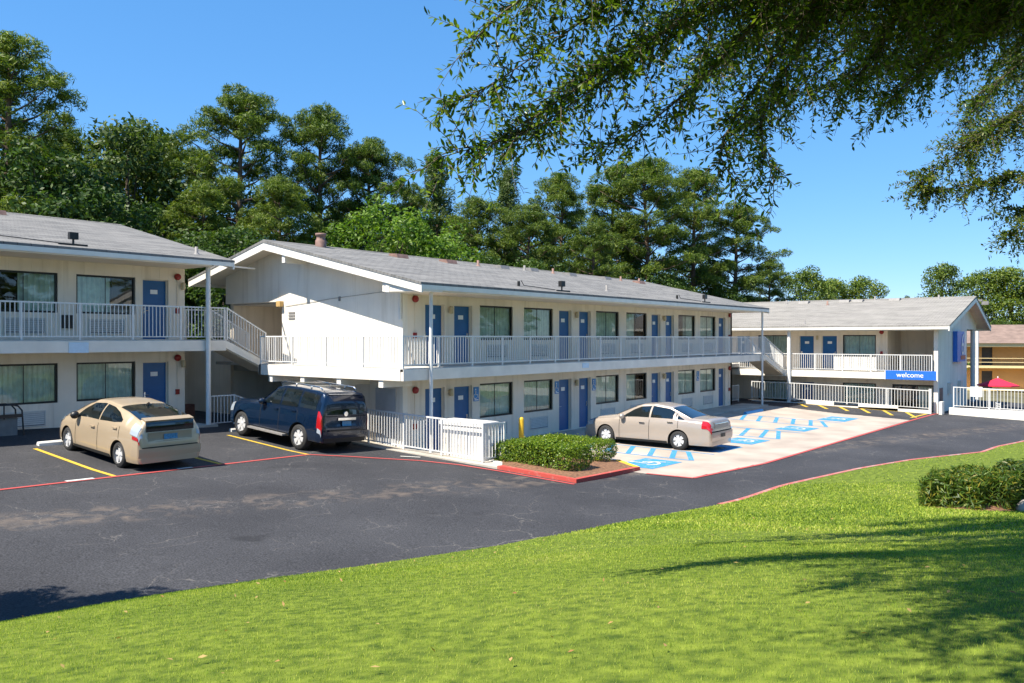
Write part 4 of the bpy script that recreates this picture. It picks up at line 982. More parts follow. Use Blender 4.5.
rear_panel(K, r, 'lower_rear_window', -.60, .60, .93, 1.15, M_CARGLASS, xr=XR, off=.012)
rear_panel(K, r, 'licence_plate', -.17, .17, .74, .86, M_PLATEB, xr=XR, off=.03)
rear_panel(K, r, 'plate_shade_panel', -.55, .55, .69, .91, mat('beige_shadow_panel', (.33, .25, .16), .4, .06, 2, metal=.3), xr=XR, off=.010)  # flat panel; the shade of a recess is put into its darker beige
rear_panel(K, r, 'bumper_step', -.70, .70, .56, .58, M_SEAM, xr=XR, off=.012)
rear_panel(K, r, 'bumper', -.78, .78, .33, .55, M_BEIGE, xr=XR, off=.025)
q = MB(); q.prism_y([(-.77, 1.175), (-.57, 1.22), (-.58, 1.24), (-.80, 1.195)], -.60, .60); q.build('spoiler', M_BEIGE, r)
q = MB(); q.bar((.35, 0, 1.40), (.22, 0, 1.47), .03, .05); q.build('aerial', M_BLACK, r)

# dark blue off-roader
SV = dict(x0=-.98, x1=3.74, wb=2.85, hw=.925, zb=.34, wheel_r=.375, tyre_w=.25, crown=.06,
    zt=[(-.98, .62), (-.975, .80), (-.95, .84), (-.945, 1.08), (-.92, 1.40), (-.86, 1.66), (-.77, 1.75), (-.45, 1.785), (.4, 1.80), (1.05, 1.78), (1.36, 1.71), (2.06, 1.24), (2.3, 1.18), (3.3, 1.11), (3.6, 1.02), (3.7, .9), (3.74, .6)],
    zs=[(-.98, .58), (-.95, .82), (-.94, 1.04), (-.85, 1.14), (0, 1.15), (1.5, 1.13), (2.3, 1.10), (3.2, 1.02), (3.6, .92), (3.74, .55)],
    ws=[(-.98, .76), (-.95, .84), (-.8, .88), (0, .89), (2.4, .88), (3.2, .84), (3.6, .74), (3.74, .60)],
    wm=[(-.98, .78), (-.95, .86), (-.8, .905), (0, .925), (2.85, .925), (3.3, .89), (3.6, .80), (3.74, .66)],
    wr=[(-.98, .72), (-.945, .80), (-.8, .73), (-.5, .70), (.5, .70), (1.2, .69), (2.06, .75), (3.2, .72), (3.74, .5)],
    side_glass=[('front', .98, 1.74, [(.98, .08), (1.74, .10)], [(.98, .90), (1.3, .88), (1.46, .76), (1.74, .30)]),
                ('mid', .14, .90, [(.14, .10), (.90, .08)], [(.14, .90), (.90, .90)]), ('rear', -.68, .06, [(-.68, .12), (.06, .12)], [(-.68, .84), (.06, .88)])],
    screens=[('windscreen', 1.42, 2.02, 2.08)], seams=(.10, .94, 1.86), handles=(.28, 1.12), handle_t=.9,
    lamps=[('tail_light', -.955, -.80, .50, 1.12, M_TAILR), ('tail_light', -.955, -.83, .34, .50, M_TAILW), ('headlight', 3.3, 3.66, .6, 1.5, M_TAILW)], mirror=1.72, spokes=6, spoke_w=.34, sill=M_SEAM)
M_NAVY = paint('navy_paint', (.003, .014, .040), .25, .22)
r, K = car('off_roader', 'dark blue off-roader with silver roof rails backed by the white railing', SV, (-2.14, 1.22, .37), R_(90), M_NAVY)
r.rotation_euler = (R_(2.4), R_(-4.2), R_(90))
XR = [(.3, -.96), (.55, -.985), (.80, -.985), (.84, -.955), (1.08, -.95), (1.35, -.905), (1.62, -.805), (1.74, -.70)]
rear_panel(K, r, 'rear_window', -.66, .66, 1.12, 1.62, M_CARGLASS, xr=XR)
rear_panel(K, r, 'chrome_strip', -.38, .28, .96, 1.03, M_CHROME, xr=XR, off=.025)
rear_panel(K, r, 'licence_plate', -.2, .14, .80, .93, M_PLATEB, xr=XR, off=.035)
rear_panel(K, r, 'tailgate_gap', -.74, .74, 1.07, 1.085, M_SEAM, xr=XR, off=.008)
rear_panel(K, r, 'bumper', -.84, .84, .46, .66, M_NAVY, xr=XR, off=.06)
rear_panel(K, r, 'bumper_pad', -.62, .62, .66, .70, M_BLACK, xr=XR, off=.07)
rear_panel(K, r, 'lower_valance', -.76, .76, .33, .46, M_BLACK, xr=XR, off=.03)
q = MB(); q.lathe([(0, -.01), (.07, -.008), (.075, .01)], (-.965, 0, 1.14), 'x', 14); q.build('emblem', M_CHROME, r)
for sd in (1, -1):
    q = MB(); q.tube([(-.6, sd * .62, 1.80), (-.5, sd * .62, 1.86), (1.2, sd * .60, 1.86), (1.38, sd * .60, 1.79)], .022, 8)
    for x in (-.1, .6): q.tube([(x, sd * .62, 1.77), (x, sd * .62, 1.86)], .022, 6)
    q.build('roof_rail', M_CHROME, r, smooth=True)
    q = MB(); q.bar((.55, sd * .96, .36), (2.3, sd * .96, .36), .16, .05); q.build('running_board', M_VENTG, r)
for x in (-.2, .7): q = MB(); q.bar((x, -.62, 1.87), (x, .62, 1.87), .05, .03); q.build('roof_bar', M_CHROME, r)
q = MB(); q.prism_y([(-.84, 1.66), (-.6, 1.75), (-.6, 1.77), (-.87, 1.69)], -.58, .58); q.build('spoiler', M_NAVY, r)

# tan sedan
SE = dict(x0=-1.14, x1=3.92, wb=2.81, hw=.925, zb=.20, wheel_r=.325, tyre_w=.22, crown=.06,
    zt=[(-1.14, .55), (-1.13, .70), (-1.11, .90), (-1.05, 1.03), (-.9, 1.065), (-.5, 1.07), (-.42, 1.08), (.42, 1.42), (1.0, 1.49), (1.5, 1.455), (1.8, 1.37), (2.55, 1.04), (2.7, 1.01), (3.3, .92), (3.7, .80), (3.85, .70), (3.92, .5)],
    zs=[(-1.14, .5), (-1.11, .82), (-1.0, .95), (-.5, .99), (1, .965), (2.3, .94), (3.2, .85), (3.7, .72), (3.92, .44)],
    ws=[(-1.14, .70), (-1.08, .78), (-.8, .84), (0, .87), (2.4, .86), (3.2, .80), (3.6, .70), (3.92, .48)],
    wm=[(-1.14, .74), (-1.08, .83), (-.8, .89), (0, .925), (2.8, .925), (3.3, .88), (3.65, .78), (3.92, .55)],
    wr=[(-1.14, .62), (-1.05, .72), (-.5, .72), (-.42, .70), (.42, .60), (1.2, .59), (1.8, .62), (2.55, .72), (3.2, .66), (3.92, .40)],
    side_glass=[('front', 1.12, 2.2, [(1.12, .10), (2.2, .14)], [(1.12, .90), (1.5, .88), (1.75, .74), (2.2, .24)]),
                ('rear', .22, 1.05, [(.22, .10), (1.05, .10)], [(.22, .84), (.45, .88), (1.05, .90)]), ('quarter', -.18, .14, [(-.18, .16), (.14, .12)], [(-.18, .30), (.14, .74)])],
    screens=[('windscreen', 1.72, 2.48, 2.12), ('rear_window', -.40, .34, 2.14)], seams=(.02, 1.09, 2.25), handles=(.30, 1.36), handle_t=.84,
    lamps=[('tail_light', -1.12, -.82, .74, 1.5, M_TAILR), ('headlight', 3.35, 3.78, .74, 1.7, M_TAILW)], mirror=2.12, spokes=6, spoke_w=.36, handle_mat=M_CHROME)
M_SAND = paint('sand_paint', (.42, .355, .30), .35, .33)
r, K = car('sedan', 'pale tan four door sedan parked in a blue marked accessible stall', SE, (7.9, -5.76, -.09), R_(90), M_SAND)
XR = [(.2, -1.10), (.45, -1.145), (.6, -1.145), (.74, -1.135), (.92, -1.11), (1.03, -1.05), (1.07, -.95)]
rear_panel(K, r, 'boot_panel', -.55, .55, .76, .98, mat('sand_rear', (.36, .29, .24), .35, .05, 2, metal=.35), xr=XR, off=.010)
rear_panel(K, r, 'chrome_strip', -.5, .5, .895, .925, M_CHROME, xr=XR, off=.02)
rear_panel(K, r, 'bumper', -.80, .80, .36, .64, M_SAND, xr=XR, off=.03)
rear_panel(K, r, 'bumper_step', -.78, .78, .645, .67, M_SEAM, xr=XR, off=.01)
rear_panel(K, r, 'licence_plate', -.16, .16, .46, .58, M_BLACK, xr=XR, off=.045)
# ---------------------------------------------------------------- vegetation
def unit(v): return v / np.maximum(1e-9, np.linalg.norm(v, axis=-1, keepdims=True))
def leaves_np(C, Nrm, ln, wd, spread=.6, fold=0.0):
    """diamond leaves at C, roughly facing Nrm; returns verts, quads"""
    n = len(C); N = unit(Nrm + rng.normal(0, spread, (n, 3))); a = unit(np.cross(N, rng.normal(0, 1, (n, 3)))); b = np.cross(N, a)
    ln = np.broadcast_to(np.asarray(ln, float).reshape(-1, 1), (n, 1)) * rng.uniform(.7, 1.25, (n, 1)); wd = np.broadcast_to(np.asarray(wd, float).reshape(-1, 1), (n, 1)) * rng.uniform(.75, 1.2, (n, 1))
    V = np.stack([C - a * ln, C + b * wd + N * wd * fold, C + a * ln, C - b * wd + N * wd * fold], 1).reshape(-1, 3)
    return V, np.arange(4 * n).reshape(n, 4)
def clumps(centres, radii, per, ln, wd, flat=.75, spread=.7):
    n = len(centres); U = unit(rng.normal(0, 1, (n, per, 3))); rad = rng.uniform(.45, 1.0, (n, per, 1)) ** .6
    off = U * rad * np.asarray(radii).reshape(n, 1, 1); off[..., 2] *= flat
    C = (np.asarray(centres).reshape(n, 1, 3) + off).reshape(-1, 3); Nn = (U + np.array([0, 0, .45])).reshape(-1, 3)
    return leaves_np(C, Nn, ln, wd, spread)

M_PINE = foliage_mat('pine_needles', [(.024, .050, .008), (.066, .118, .013), (.122, .178, .018), (.20, .238, .028)], .30)
M_CEDAR = foliage_mat('cedar_leaves', [(.036, .066, .016), (.07, .115, .024), (.115, .16, .036)], .28)
M_BROAD = foliage_mat('bright_leaves', [(.05, .10, .010), (.085, .17, .014), (.13, .23, .02), (.19, .27, .03)], .35)
M_DKBROAD = foliage_mat('dark_leaves', [(.022, .052, .009), (.048, .095, .014), (.085, .14, .02)], .28)
M_OAK = foliage_mat('oak_leaves', [(.026, .054, .008), (.046, .095, .010), (.085, .145, .014), (.14, .20, .022), (.22, .27, .03)], .42, .33)
M_OLIVE = foliage_mat('olive_leaves', [(.032, .055, .010), (.066, .105, .014), (.115, .155, .02), (.18, .185, .03)], .40, .42)
M_HEDGE = foliage_mat('hedge_leaves', [(.04, .085, .008), (.09, .165, .012), (.17, .25, .018), (.27, .32, .025)], .33, .4)

def pine_mesh(seed, H=18.0, spread=3.3, base=.30, style='p'):
    global rng; keep = rng; rng = np.random.default_rng(seed); rd = random.Random(seed)
    tr = MB(); lean = [(rd.uniform(-.25, .25), rd.uniform(-.25, .25)) for _ in range(2)]
    ax = lambda h: Vector((lean[0][0] * (h / H) ** 2 * 2, lean[0][1] * (h / H) ** 2 * 2, h))
    tr.tube([ax(H * t) for t in (0, .2, .4, .6, .8, .97)], [.30, .25, .21, .16, .10, .03], 8)
    cs, rs = [], []
    nb = 48 if style == 'p' else 100
    for k in range(nb):
        u = (k + rd.random()) / nb; h = H * (base + (1 - base) * u * .97); a = k * 2.399 + rd.uniform(-.5, .5)
        if style == 'p':
            prof = math.sin(math.pi * min(1, (.20 + u * .80)) ** 1.3) ** .75
            L = spread * max(.14, prof) * rd.uniform(.5, 1.2); rise = .12 + .6 * u + rd.uniform(-.15, .25)
            d = Vector((math.cos(a), math.sin(a), rise)).normalized(); p0 = ax(h * .99); p1 = p0 + d * L
            tr.tube([p0, p0 + d * L * .5 + Vector((0, 0, -.06 * L)), p1], [.05 + .014 * L, .04, .015], 4, caps=False)
            lob = [(p1, rd.uniform(.65, 1.15))] + ([(p0 + d * L * .55 + Vector((rd.uniform(-.4, .4), rd.uniform(-.4, .4), .25)), rd.uniform(.5, .85))] if L > 1.6 else [])
            for c, R in lob:                                            # a flattened pad of needle tufts at the limb's end
                for _ in range(int(12 * R * R + 4)):
                    t, r = rd.uniform(0, 6.283), R * rd.random() ** .5
                    cs.append((c.x + r * math.cos(t), c.y + r * math.sin(t), c.z + .42 * R * (1 - (r / R) ** 2) + rd.uniform(-.22, .12))); rs.append(rd.uniform(.24, .42))
                tr.tube([p1 - d * .4, c], [.02, .008], 3, caps=False)
        else:
            L = spread * (1 - u ** 1.6) * rd.uniform(.75, 1.1) + .25; rise = .35 + .5 * u
            d = Vector((math.cos(a), math.sin(a), rise)).normalized(); p0 = ax(h * .99); p1 = p0 + d * L
            tr.tube([p0, p0 + d * L * .5 + Vector((0, 0, -.06 * L)), p1], [.05 + .012 * L, .035, .015], 4, caps=False)
            m = max(2, int(L / .58))
            for j in range(m):
                q = p0 + d * L * (.38 + .62 * (j + .6) / m); sc = rd.uniform(.37, .68)
                cs.append((q.x + rd.uniform(-.35, .35), q.y + rd.uniform(-.35, .35), q.z + rd.uniform(-.1, .3))); rs.append(sc)
                if rd.random() < .55: cs.append((q.x + rd.uniform(-.75, .75), q.y + rd.uniform(-.75, .75), q.z + rd.uniform(-.2, .35))); rs.append(sc * .8)
    tip = ax(H); cs += [(tip.x, tip.y, tip.z - .2), (tip.x + .3, tip.y, tip.z - .7), (tip.x - .3, tip.y + .2, tip.z - .9)]; rs += [.4, .45, .45]
    if style == 'p': V, Q = clumps(cs, rs, 46, .165, .024, .85, .75)
    else: V, Q = clumps(cs, rs, 95, .13, .036, 1.0, .8)
    crown = np_mesh('crown', V, quads=Q, mats=[M_PINE if style == 'p' else M_CEDAR])
    o = tr.build('trunk', M_BARK2, smooth=True); trunk = o.data; bpy.data.objects.remove(o); rng = keep
    return trunk, crown

def broad_mesh(seed, H=10.0, R=3.4, m=None, base=.12):
    global rng; keep = rng; rng = np.random.default_rng(seed); rd = random.Random(seed)
    tr = MB(); tr.tube([(0, 0, 0), (.1, .05, H * .3), (.0, .1, H * .55), (0, 0, H * .85)], [.24, .18, .12, .03], 8); cs, rs = [], []
    for k in range(130):
        u = rd.random(); h = H * (base + (1 - base) * u); rr = R * math.sqrt(max(.02, 1 - (max(0, u - .35) / .68) ** 2)) * (.55 + .45 * min(1, u / .3))
        a = rd.uniform(0, 6.283); q = rr * rd.random() ** .42; c = (q * math.cos(a), q * math.sin(a), h)
        cs.append(c); rs.append(rd.uniform(.5, 1.0))
        if k % 4 == 0: tr.tube([(0, .05, h * .55), (c[0] * .5, c[1] * .5, h * .8), c], [.07, .04, .012], 4, caps=False)
    V, Q = clumps(cs, rs, 110, .11, .055, .8, .8)
    crown = np_mesh('crown', V, quads=Q, mats=[m])
    o = tr.build('trunk', M_BARK, smooth=True); trunk = o.data; bpy.data.objects.remove(o); rng = keep
    return trunk, crown

PINES = [pine_mesh(21, base=.30), pine_mesh(22, spread=3.0, base=.22), pine_mesh(23, spread=3.7, base=.36), pine_mesh(24, spread=2.8, base=.18), pine_mesh(25, spread=3.4, base=.26)]
CEDARS = [pine_mesh(31, spread=3.0, base=.08, style='c'), pine_mesh(32, spread=2.6, base=.1, style='c')]
DARKS = [broad_mesh(41, m=M_DKBROAD), broad_mesh(42, m=M_DKBROAD, R=3.8)]
BRIGHT = broad_mesh(43, m=M_BROAD, R=3.6)
FARD = [broad_mesh(45, m=M_PINE, R=3.0, base=.1), broad_mesh(46, m=M_PINE, R=2.6, base=.1)]
FEATHER = broad_mesh(44, m=M_CEDAR, R=2.6, base=.05)

def tree(name, label, pair, x, y, H, H0, rz, wid=1.0, group=None):
    s = H / H0; t = thing(name, label, 'tree', (x, y, g(x, y) - .35), rz, group); t.scale = (s * wid, s * wid, s)
    link_mesh('trunk', pair[0], t); link_mesh('crown', pair[1], t); return t
TP = [  # x, y, height, kind, variant, width factor, label
 (-2.42, 23.6, 17.4, 'p', 3, 1.15, 'tall dark pine at the left frame edge, rising above the shaded roof'),
 (-3.6, 29.0, 18.6, 'p', 2, 1.1, 'pine half hidden behind the tall dark pine at the left frame edge'),
 (2.13, 27.5, 14.0, 'p', 1, .95, 'lower dark pine in the sky gap right of the tall edge pine'),
 (4.9, 27.1, 16.0, 'f', 0, .95, 'feathery olive cedar above the right end of the shaded roof'),
 (3.3, 31.5, 16.2, 'p', 4, 1.1, 'pine peering out behind the left side of the feathery olive cedar'), (9.5, 32, 17.0, 'p', 2, 1.1, 'pine peering out behind the highest pine, on its left'), (0.6, 29.5, 13.5, 'p', 0, 1.2, 'dark pine crown low in the sky gap beside the tall edge pine'),
 (7.6, 29.5, 16.2, 'p', 1, 1.15, 'pine just right of the feathery olive cedar'),
 (11.1, 25.8, 19.2, 'p', 0, 1.08, 'highest pine of the row, domed crown left of the white gable peak'),
 (15.5, 23.5, 18.7, 'p', 4, .95, 'pine with a round topknot standing over the white gable peak'),
 (18.9, 22.5, 17.0, 'p', 2, .95, 'spreading pine whose right side ends in open sky above the bright bush'),
 (9.7, 19.5, 12.8, 'p', 4, 1.0, 'shorter light green pine before the highest pine'),
 (6.0, 21.0, 12.2, 'p', 3, 1.1, 'short dark pine filling the gap between the shaded roof and the white gable'),
 (26.1, 23.1, 17.8, 'c', 1, .9, 'narrow pointed cedar left of the overhanging oak tip'),
 (23.1, 23.7, 14.8, 'p', 1, .9, 'mid height pine left of the narrow pointed cedar'),
 (32.1, 21.9, 17.3, 'c', 0, .85, 'pointed cedar showing just under the left oak twigs'),
 (33.2, 17.4, 16.5, 'p', 0, .95, 'pine under the middle of the overhanging oak branch'),
 (24.6, 18.5, 13.6, 'p', 4, 1.0, 'low pine behind the start of the long roof ridge'),
 (27.5, 16.4, 13.2, 'p', 2, 1.0, 'low pine with bare limbs showing, behind the long roof'),
 (38.8, 16.6, 17.9, 'p', 1, 1.0, 'upright pine left of the great round pine behind the long roof'),
 (39.2, 13.0, 17.9, 'p', 2, 1.15, 'great round pine standing close behind the long roof'),
 (44.9, 12.2, 18.2, 'p', 4, 1.0, 'pine right of the great round pine, its top among oak leaves'),
 (49.0, 10.3, 16.2, 'p', 0, 1.15, 'broad pine at the right end of the row behind the long roof'),
 (54.7, 9.6, 12.6, 'p', 3, 1.15, 'stepped lower pine where the row meets the open sky'),
 (29.5, 12.3, 12.0, 'p', 1, 1.05, 'small pine tight behind the middle of the long roof'),
 (77.9, 14.1, 13.6, 'd', 0, .95, 'leftmost of the three far trees over the sunlit roof'),
 (85.2, 12.9, 12.6, 'd', 1, 1.0, 'middle one of the three far trees over the sunlit roof'),
 (87.0, 10.3, 13.0, 'd', 0, .95, 'rightmost of the three far trees over the sunlit roof'),
 (123.2, 13.2, 12.6, 'c', 0, .8, 'tiny lone far tree over the right end of the sunlit roof'),
 (99.0, 3.9, 14.8, 'd', 1, .9, 'far pine left of the slim lamp post'),
 (107.4, 0.6, 14.6, 'd', 0, 1.0, 'far pine straight behind the slim lamp post'),
 (107.5, -2.8, 14.6, 'd', 1, 1.1, 'far pine right of the slim lamp post above the tan motel'),
 (107.0, -6.6, 14.4, 'd', 0, 1.05, 'far pine at the right frame edge above the tan motel'),
 (104.0, -10.2, 14.0, 'd', 1, 1.1, 'far pine beyond the frame edge above the tan motel')]
for i, (x, y, H, k, v, wdt, lab) in enumerate(TP):
    tree('pine_tree' if k in 'pd' else 'cedar_tree', lab, PINES[v] if k == 'p' else FEATHER if k == 'f' else FARD[v % 2] if k == 'd' else CEDARS[v], x, y, H, 10.0 if k in 'fd' else 18.0, i * 1.3, wdt, 'pines behind the motel')
BP = [(14.6, 16.8, 11.6, 'b', 'bright yellow green leafy tree beside the white gable peak'), (17.8, 15.8, 10.6, 'b', 'second bright leafy tree, just right of the first along the ridge'),
 (5.0, 17.5, 9.2, 'd', 'dark leafy bush in the gap left of the white gable'), (1.2, 22.3, 11.0, 'd', 'dark leafy tree over the right half of the shaded roof'), (-1.5, 21.6, 11.5, 'd', 'dark leafy tree over the left half of the shaded roof'),
 (8.7, 19.2, 8.6, 'd', 'dark leafy bush directly behind the white gable peak'), (21.8, 15.6, 9.0, 'd', 'dark bush behind the long roof right of the bright leafy trees'), (25.8, 13.8, 8.8, 'd', 'dark bush behind the first third of the long roof'),
 (31.2, 12.4, 8.6, 'd', 'dark bush behind the middle of the long roof'), (38.3, 12.0, 8.8, 'd', 'dark bush under the great round pine'), (46.8, 10.3, 8.4, 'd', 'dark bush behind the far end of the long roof'), (55, 6.5, 7.6, 'd', 'dark bush behind the left half of the sunlit roof'),
 (62, 3, 7.2, 'd', 'dark bush behind the middle of the sunlit roof'), (9, 24, 10, 'd', 'dark leafy tree deep behind the shorter light green pine'), (18, 21, 9.5, 'd', 'dark leafy tree behind the bright leafy trees'),
 (49.0, -5.2, 5.5, 'b', 'bright bush seen through the gap beside the sunlit gable wall'), (97, 2, 8, 'd', 'dark bush left end of the tan motel'), (100, -3, 8, 'd', 'dark bush behind the roof of the tan motel'), (100, -8, 8.2, 'd', 'dark bush behind the right end of the tan motel'),
 (-.5, 33, 15.2, 'd', 'dark leafy tree deep behind the low pine in the sky gap at left'), (6.5, 34, 14.4, 'd', 'dark leafy tree deep behind the feathery olive cedar'), (13.5, 31.5, 14.5, 'd', 'dark leafy tree deep behind the highest pine'), (20, 28, 13.2, 'd', 'dark leafy tree deep behind the spreading pine above the bright bush'),
 (26, 27.5, 13.4, 'd', 'dark leafy tree deep behind the narrow pointed cedar'), (31, 26, 13.2, 'd', 'dark leafy tree deep behind the cedar under the left oak twigs'), (36.5, 21.5, 13.2, 'd', 'dark leafy tree deep behind the pine under the middle of the oak branch'), (43.5, 18, 13.4, 'd', 'dark leafy tree deep behind the great round pine'), (50, 15, 12.6, 'd', 'dark leafy tree deep behind the broad pine at the end of the row'),
 (66, -1.5, 6.0, 'd', 'dark bush behind the right half of the sunlit roof'), (90, 8, 7.5, 'd', 'dark bush low behind the three far trees')]
for i, (x, y, H, k, lab) in enumerate(BP):
    tree('leafy_tree', lab, BRIGHT if k == 'b' else DARKS[i % 2], x, y, H, 10.0, i * 1.7, 1.05 if H < 12 else .85, 'leafy trees behind the motel')
tree('cedar_tree', 'conical cedar standing left of the frame, throwing a pointed shadow on the grass edge', CEDARS[0], -17.35, -7.1, 9.6, 18.0, .5, 1.2)
for i, (x, y, H) in enumerate([(34, -42, 13), (42, -52, 15), (52, -46, 14), (60, -60, 16), (70, -54, 15), (84, -62, 16), (48, -66, 16), (98, -56, 15), (26, -50, 14), (16, -56, 15), (112, -60, 16), (6, -62, 15)]):
    tree('pine_tree', 'pine out of view across the road, mirrored in the motel windows', PINES[i % 5], x, y, H, 18.0, i, 1.35, 'pines across the road')

# --- overhanging oak in the foreground
OAK = [[(-8.0, -17.9, 6.0), (-8.9, -17.32, 7.27), (-10.15, -16.23, 6.86), (-11.29, -15.44, 6.35), (-12.15, -14.99, 5.72), (-12.7, -14.62, 5.24), (-13.18, -14.34, 5.01), (-13.39, -14.24, 4.93)],
 [(-8.9, -17.32, 7.27), (-10.15, -16.56, 7.03), (-11.58, -15.4, 6.67), (-12.33, -14.93, 6.15), (-12.83, -14.63, 5.7), (-13.13, -14.4, 5.44), (-13.34, -14.3, 5.32)],
 [(-10.15, -16.56, 7.03), (-11.28, -15.77, 6.51), (-12.01, -15.18, 5.96), (-12.61, -14.74, 5.43), (-12.92, -14.51, 5.14)],
 [(-10.15, -16.23, 6.86), (-10.68, -15.89, 6.77), (-11.19, -15.57, 6.1), (-11.63, -15.33, 5.63), (-11.97, -15.07, 5.28), (-12.25, -14.87, 5.1)],
 [(-10.15, -16.56, 7.03), (-10.46, -16.16, 6.77), (-10.98, -15.83, 6.02), (-11.28, -15.61, 5.49), (-11.48, -15.52, 5.14), (-11.4, -15.62, 4.86)],
 [(-8.9, -17.32, 7.27), (-10.04, -16.37, 6.95), (-10.57, -16.02, 6.34), (-10.88, -15.79, 5.8), (-11.08, -15.7, 5.35), (-11.02, -15.78, 4.98)],
 [(-8.9, -17.32, 7.27), (-9.49, -16.74, 7.04), (-9.82, -16.48, 6.55), (-10.09, -16.3, 6.07), (-10.27, -16.08, 5.73)],
 [(-8.0, -17.9, 6.3), (-8.92, -17.13, 7.04), (-9.27, -16.86, 6.54), (-9.6, -16.6, 6.05), (-9.8, -16.35, 5.74)],
 [(-8.0, -17.9, 6.5), (-8.34, -17.55, 7.13), (-8.81, -17.12, 6.62), (-9.15, -16.84, 6.31), (-9.52, -16.54, 6.09)],
 [(-11.58, -15.4, 6.67), (-11.76, -15.48, 6.74), (-12.42, -14.98, 6.41), (-12.87, -14.57, 6.14), (-13.16, -14.37, 5.81)],
 [(-8.0, -17.9, 6.8), (-9.62, -17.23, 7.2), (-10.88, -15.96, 6.93), (-11.92, -15.13, 6.78), (-12.62, -14.57, 6.38)],
 [(-8.0, -17.9, 6.3), (-9.06, -17.61, 6.69), (-9.83, -16.96, 6.62), (-10.46, -16.32, 6.49), (-10.98, -15.83, 6.28)],
 [(-8.0, -17.9, 6.8), (-8.22, -17.54, 7.46), (-9.05, -16.66, 7.04), (-9.74, -15.94, 6.8), (-10.31, -15.39, 6.39), (-10.74, -15.0, 5.99)],
 [(-8.2, -17.8, 7.0), (-9.2, -17.0, 7.6), (-10.2, -16.0, 7.7), (-11.2, -15.2, 7.4)], [(-8.2, -17.8, 7.0), (-9.2, -16.2, 7.8), (-10.0, -15.2, 7.6)], [(-8.2, -17.8, 7.2), (-9.8, -17.6, 8.0), (-11.2, -16.6, 7.9), (-12.2, -15.8, 7.3)],
 [(-8.0, -17.9, 6.3), (-8.8, -17.5, 6.75), (-9.5, -16.9, 6.75), (-10.0, -16.5, 6.55)], [(-8.0, -17.9, 6.6), (-8.6, -17.2, 6.9), (-9.1, -16.6, 6.75), (-9.5, -16.1, 6.5)]]
def spline(P, step):
    P = [Vector(p) for p in P]; out = []
    for i in range(len(P) - 1):
        p0, p1, p2, p3 = P[max(0, i - 1)], P[i], P[i + 1], P[min(len(P) - 1, i + 2)]; n = max(1, int((p2 - p1).length / step))
        for k in range(n):
            t = k / n; out.append(.5 * ((2 * p1) + (p2 - p0) * t + (2 * p0 - 5 * p1 + 4 * p2 - p3) * t * t + (3 * p1 - p0 - 3 * p2 + p3) * t ** 3))
    out.append(P[-1]); return out
def oak(name, label, branches, trunk_pts, trunk_r, m, leaf, twl, every, per, dense_from=None, seed=5):
    rd = random.Random(seed); root = thing(name, label, 'tree', tuple(trunk_pts[0]), 0)
    O = Vector(trunk_pts[0]); tk = MB(); tk.tube([Vector(p) - O for p in trunk_pts], trunk_r, 12)
    LC, LA, LN = [], [], []; br = MB()
    for b in branches:
        S = spline(b, .06); n = len(S)
        br.tube([p - O for p in S[::3] + [S[-1]]], [.026 * (1 - i / (n / 3 + 1)) ** 1.2 + .003 for i in range(len(S[::3]) + 1)], 6, caps=False)
        for i, p in enumerate(S):
            f = i / n
            for _ in range(every):
                if rd.random() > .8 - .25 * f: continue
                ax = (S[min(n - 1, i + 2)] - S[max(0, i - 2)]).normalized()
                d = Vector((rd.gauss(0, 1), rd.gauss(0, 1), rd.gauss(-.25, .8))).normalized() * .8 + ax * .75; d.normalize()
                L = twl * rd.uniform(.4, 1.25) * (1.15 - .40 * f) * (1.25 if p.z > 6.6 else 1)
                pts = [p]; c = p.copy(); dd = d.copy(); ns = 4
                for s_ in range(ns):
                    dd = (dd + Vector((rd.gauss(0, .16), rd.gauss(0, .16), rd.gauss(-.07, .14)))).normalized(); c = c + dd * L / ns; pts.append(c.copy())
                br.tube([q - O for q in pts], [.005, .004, .003, .0025, .0015], 3, caps=False)
                nl = int(per * rd.uniform(.6, 1.2))
                for q in range(nl):
                    t = (q + rd.random()) / nl * ns * .98 + .02; k = min(ns - 1, int(t)); w_ = pts[k].lerp(pts[k + 1], t - k); tw = (pts[k + 1] - pts[k]).normalized()
                    o_ = Vector((rd.gauss(0, 1), rd.gauss(0, 1), rd.gauss(.1, .9))); o_ = (o_ - tw * o_.dot(tw)).normalized()
                    a = (tw * rd.uniform(.3, .9) + o_).normalized(); LC.append(w_ - O + a * leaf); LA.append(a); LN.append((rd.gauss(0, .6), rd.gauss(0, .6), 1))
    C_, A_, N_ = np.array([tuple(v) for v in LC]), np.array([tuple(v) for v in LA]), np.array(LN); B_ = unit(np.cross(A_, N_)); U_ = np.cross(B_, A_)
    n = len(C_); ln = leaf * rng.uniform(.7, 1.25, (n, 1)); wd = leaf * .34 * rng.uniform(.75, 1.25, (n, 1))
    V = np.stack([C_ - A_ * ln, C_ - A_ * ln * .25 + B_ * wd + U_ * wd * .3, C_ + A_ * ln * .35 + B_ * wd * .9 + U_ * wd * .3, C_ + A_ * ln, C_ + A_ * ln * .35 - B_ * wd * .9 + U_ * wd * .3, C_ - A_ * ln * .25 - B_ * wd + U_ * wd * .3], 1).reshape(-1, 3)
    Q = np.arange(6 * n).reshape(n, 6); q2 = np.concatenate([Q[:, [0, 1, 2, 3]], Q[:, [0, 3, 4, 5]]])
    link_mesh('crown', np_mesh('crown', V, quads=q2, mats=[m]), root)
    tk.build('trunk', M_BARK, root, smooth=True); br.build('branch', M_BARK, root, smooth=True); return root
z0 = bank(-8.0, -18.4)
far = lambda b, k, dz: [(-8.0, -17.9, 6.8)] + [tuple(CAM + (Vector(p) - CAM) * k + Vector((0, 0, dz))) for p in b[1:]]
